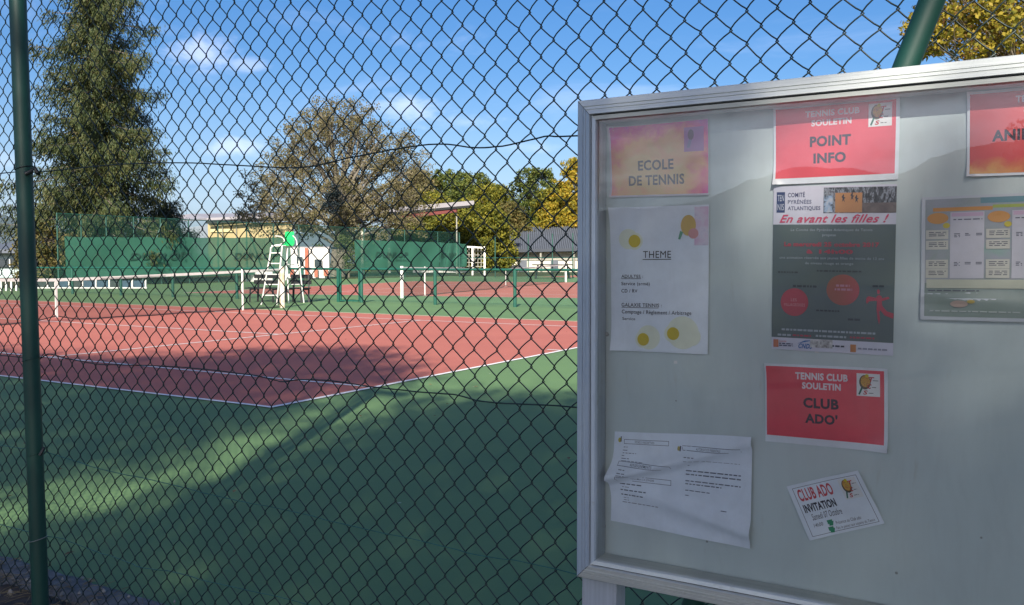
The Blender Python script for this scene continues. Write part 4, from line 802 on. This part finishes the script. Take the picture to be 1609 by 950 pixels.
# the big half-bare tree
LBG = leaf('sparse_olive_leaves', [(.065, .070, .028), (.125, .115, .048), (.19, .165, .080), (.26, .22, .13)], .35, .5)
B = at(535, 410, 74); B.z = 0
def bl(px, py, Z, rx, ry=None, rz=None):
    c = at(px, py, Z); return ((c.x, c.y, c.z), (rx, ry or rx, rz or rx))
blobs = [bl(520, 235, 74, 4.6, 4.6, 4.3), bl(450, 285, 74, 3.6, 3.6, 2.9), bl(600, 285, 74, 3.9, 3.9, 3.2), bl(425, 330, 74, 2.6, 3, 2.2), bl(400, 300, 74, 1.9, 2, 1.8), bl(530, 320, 73, 5.2, 5, 2.6), bl(640, 335, 74, 2.7, 3, 2.3), bl(535, 185, 74, 3.2, 3, 1.9), bl(640, 250, 75, 2.2, 2.5, 2.4), bl(470, 350, 73, 3, 3, 1.6), bl(575, 350, 73, 3.6, 3.6, 1.8), bl(455, 240, 74, 2.2, 2.5, 2.2), bl(570, 205, 74, 2.4, 2.6, 2.0), bl(485, 205, 74, 2.4, 2.6, 2.0), bl(655, 295, 74, 2.0, 2.4, 2.0), bl(395, 330, 74, 1.6, 2, 1.6), bl(615, 230, 74, 2.2, 2.4, 2.0)]
tree('broad_tree', 'broad half-bare olive brown tree standing in the middle beyond the courts', B, blobs, LBG, BARKG, .58, 1000, 46, .115, .62, limbs=46, fork=.16, shell_=.15, twig=.022, multi=3)
MB().tube([at(511, 305, 73.4), at(517, 290, 73.4), at(521, 312, 73.4)], .25, 6).build
# ivy mass in the fork of that tree
iv = tree('ivy_clump', 'dark ivy clump climbing in the fork of the broad tree', tuple(at(521, 330, 73)), [bl(521, 318, 68.4, .8, .7, .9), bl(524, 302, 68.4, .5, .5, .8)], leaf('ivy_leaves', [(.006, .012, .008), (.014, .024, .030)], .1), BARK, .06, 60, 30, .09, .32, limbs=4, fork=.3); iv['category'] = 'ivy'
bv = tree('young_tree', 'leafy young olive green tree hiding the trunk foot beside the windscreen', tuple(Vector((at(548, 410, 70).x, at(548, 410, 70).y, 0))), [bl(540, 392, 70, .9, .9, 1.3), bl(498, 400, 72, .8, .8, .9), bl(552, 405, 70, .6, .6, .8)], leaf('young_leaves', [(.05, .075, .02), (.09, .11, .035)], .3), BARK, .07, 60, 26, .1, .4, limbs=5)
# trees along the back, left to right
GRN = [(.035, .055, .014), (.065, .095, .022), (.105, .135, .03), (.16, .17, .035)]
YGR = [(.05, .068, .016), (.105, .125, .022), (.19, .19, .028), (.30, .26, .03)]
ORA = [(.11, .11, .02), (.23, .21, .025), (.38, .30, .03), (.44, .27, .03)]
OLV = [(.05, .06, .018), (.09, .09, .028), (.15, .13, .04), (.20, .15, .05)]
LG, LY, LO, LV = leaf('green_leaves', GRN, .35, .3), leaf('yellow_green_leaves', YGR, .4, .3), leaf('orange_yellow_leaves', ORA, .4, .3), leaf('olive_leaves', OLV, .35, .3)
rowt = [(655, 268, 118, 3.6, LV, 'olive tree touching the right edge of the broad bare tree'), (703, 266, 126, 3.8, LG, 'green tree first from the left in the back row above the grandstand roof'), (738, 270, 120, 3.7, LG, 'bright green rounded tree above the tip of the grandstand roof'),
        (772, 290, 112, 3.3, LY, 'lower yellow green tree between two taller green ones'), (800, 320, 108, 2.6, LV, 'small brownish tree left of the pavilion roof'), (838, 262, 124, 4.6, LG, 'pointed green tree behind the left end of the pavilion roof'), (868, 290, 112, 3.4, LY, 'yellow green tree before the tall orange one behind the pavilion'),
        (672, 300, 104, 3.2, LY, 'yellow green tree low behind the grandstand roof'), (725, 312, 100, 3.0, LY, 'low yellowing tree below the tip of the grandstand roof'), (765, 322, 98, 2.8, LY, 'low yellow green tree right of the thin mast'), (882, 320, 110, 3.0, LO, 'low orange tree just above the pavilion ridge'),
        (905, 246, 112, 4.2, LO, 'tall bright orange yellow tree at the board edge behind the pavilion'), (960, 240, 116, 4.5, LO, 'orange tree hidden behind the notice board'), (1030, 260, 120, 5, LY, 'second yellow tree hidden behind the notice board')]
for (px, ty, Z, rr, m_, lab) in rowt:
    ct = at(px, ty, Z).z; b0 = at(px, 410, Z); b0.z = 0; bb = []
    bb.append(((b0.x, b0.y, ct-rr*.95), (rr*.78, rr*.78, rr)))
    bb += [((b0.x+rr*.25, b0.y, ct-rr*.7), (rr*.6, rr*.6, rr*.7))]*2
    for k in range(6): a = random.uniform(0, 6.28); zf = random.uniform(.18, .8); bb.append(((b0.x+math.cos(a)*rr*.55, b0.y+math.sin(a)*rr*.55, ct*zf*.9), (rr*.68, rr*.68, rr*random.uniform(.6, .8))))
    tree('row_tree', lab, tuple(b0), bb, m_, BARK, .25, 420, 46, .22, .62, limbs=12, group='trees in the row behind the courts', shell_=.5, twig=.02)
hd = tree('hedge_row', 'dark green and yellow shrubbery mass below the row of trees', tuple(Vector((at(690, 410, 100).x, at(690, 410, 100).y, 0))), [bl(px, 385+random.uniform(-14, 8), 100, 2.2, 2, 2.6) for px in range(560, 800, 16)], LY, BARK, .1, 520, 40, .18, .65, limbs=20, twig=.015); hd['category'] = 'hedge'
# low shrubs left, beyond the fence
for px, py, Z, r_, lab in ((70, 395, 49, 1.9, 'yellowish bush at the left foot of the tall spruce'), (105, 405, 50, 1.6, 'green bush behind the left end of the long windscreen')):
    c = at(px, py, Z); bv = tree('bush', lab, (c.x, c.y, 0), [((c.x, c.y, c.z-.3), (r_*.8, r_*.8, r_)), ((c.x+.5, c.y, 1.0), (r_, r_, 1.1))], LV, BARK, .08, 120, 40, .11, .45, limbs=6); bv['category'] = 'bush'
# tall yellow maple, top right
T = Vector((9.8, 26.5, 0))
bt = at(1585, 20, 27)
blobs = [bl(1590, -40, 28, 2.9, 2.9, 2.8), bl(1490, 15, 27, 1.45, 1.5, 1.5), bl(1445, 72, 27, .75, .8, .55), bl(1540, 60, 27, 1.6, 1.6, 1.3), bl(1650, 60, 28, 2.5, 2.5, 2.4), bl(1750, 0, 29, 2.7, 2.7, 3), bl(1620, 150, 28, 2, 2, 1.6), bl(1450, 40, 27.4, .6, .6, .6)]
b0 = at(1650, 410, 28.5); b0.z = 0
LM = leaf('maple_leaves', [(.07, .085, .014), (.15, .15, .02), (.30, .25, .03), (.42, .32, .04), (.16, .08, .03)], .45, 1.2)
tree('maple_tree', 'tall yellow green maple rising above the top right of the notice board', tuple(b0), blobs, LM, BARK, .24, 620, 42, .085, .36, limbs=30, shell_=.25, twig=.012, aspect=.7)
# ------------------------------------------------------------------ behind the camera: the trees and the lamp post whose shade falls on the court
b1 = [(-8.02, 1.58), (-6.06, 1.57), (-5.3, 1.64), (-3.91, 2.26), (-3.86, 3.42), (-3.39, 4.22), (-1.36, 3.71), (-0.18, 2.34), (-0.1, 1.53), (0.1, 0.47), (0.22, -0.39), (0.43, -1.03), (0.68, -1.89), (0.75, -2.46), (0.81, -2.97), (-4, -3), (-9, -1.5), (-12, 1)]
b2 = [(5.5, 2.2), (3.5, 1.9), (2.08, 1.7), (1.63, 1.88), (1.3, 1.38), (0.95, 1.17), (1.05, 0.55), (1.3, -0.18), (1.63, -1.34), (1.68, -2.09), (1.72, -2.64), (1.77, -3.13), (1.65, -3.4), (1.3, -5), (1, -9), (9, -9), (10, 1)]
STREAK = [(0.1,.47),(.22,-.39),(.43,-1.03),(.68,-1.89),(.75,-2.46),(1.77,-3.13),(1.72,-2.64),(1.68,-2.09),(1.63,-1.34),(1.3,-.18),(1.05,.55)]
def inside(P, x, y):
    c = False; j = len(P)-1
    for i in range(len(P)):
        if (P[i][1] > y) != (P[j][1] > y) and x < (P[j][0]-P[i][0])*(y-P[i][1])/(P[j][1]-P[i][1])+P[i][0]: c = not c
        j = i
    return c
cot = 1/math.tan(SUN_EL)
def shade_tree(name, label, poly, Lc, spread, step, per, base, m_):
    C = []
    x = min(p[0] for p in poly)
    while x < max(p[0] for p in poly):
        y = min(p[1] for p in poly)
        while y < max(p[1] for p in poly):
            gx, gy = x+random.uniform(-.5, .5)*step, y+random.uniform(-.5, .5)*step
            if poly is b1 and inside(STREAK, gx, gy) and random.random() > .24: y += step; continue
            if poly is b2 and gx > 3.85 and -1.80 < gy < -.3 and random.random() > .10: y += step; continue
            if poly is b1 and random.random() < .15: y += step; continue
            if inside(poly, gx, gy) or (poly is b1 and inside(STREAK, gx, gy)):
                L = Lc + random.uniform(-spread, spread); C.append((gx-SH.x*L, gy-SH.y*L, L/cot))
            y += step
        x += step
    C = np.array(C); bx = Vector(base); o = empty(name, bx, label, 'tree', 'trees behind the photographer'); tb = MB()
    ctr = Vector(C.mean(0)); topz = C[:, 2].max(); fk = bx.lerp(Vector((ctr.x, ctr.y, ctr.z)), .55)
    tb.tube([bx-Z3*.2, bx.lerp(fk, .5), fk, Vector((ctr.x, ctr.y, topz-1))], [.26, .21, .16, .04], 10)
    n = len(C); seeds = C[rng.choice(n, 18, replace=False)]; lab = np.argmin(((C[:, None]-seeds[None])**2).sum(2), 1)
    for k in range(18):
        e = Vector(seeds[k]); tb.tube([fk.lerp(ctr, .3*random.random()), fk.lerp(e, .5)+Z3*.3, e], [.07, .045, .02], 5, False)
        for c in C[lab == k]: tb.tube([e, Vector(c)], [.01, .004], 3, False)
    tb.build('trunk', BARK, o)
    K = np.repeat(np.arange(n), per); Q = C[K]+rng.normal(size=(n*per, 3))*.23; V, Fq = quads(Q, rng.normal(size=Q.shape), rng.uniform(.06, .10, len(Q)), rng.uniform(.045, .075, len(Q))); np_mesh('crown', V, Fq, m_, o)
shade_tree('shade_tree', 'leafy tree behind the photographer, farther to the left', b1, 20, 2.2, .29, 34, (9.0, -19.5, 0), LG)
shade_tree('shade_tree', 'leafy tree behind the photographer, nearer and to the right', b2, 18, 2.4, .29, 40, (13.2, -17.5, 0), LG)
tree('far_tree', 'rounded tree beyond the grass behind the photographer, mirrored in the glass', (9.5, -62, 0), [((9.5, -62, 8.5), (5, 5, 4.5)), ((13, -61, 6.5), (4, 4, 4)), ((6.5, -63, 5.5), (2.5, 3, 2.5))], LV, BARK, .3, 260, 40, .22, .8, limbs=12)
lp = empty('lamp_post', (.1-SH.x*15.6, 1.29-SH.y*15.6, 0), 'slim lamp post standing behind the photographer', 'lamp post')
lb0 = Vector((.1-SH.x*15.6, 1.29-SH.y*15.6, 0)); MB().tube([lb0, lb0+Z3*9.6], [.085, .06], 14).build('pole', ALUP, lp); MB().box(lb0+Z3*9.6+Vector((.25, -.2, .02)), (.55, .2, .10)).build('lamp_head', ALUP, lp)
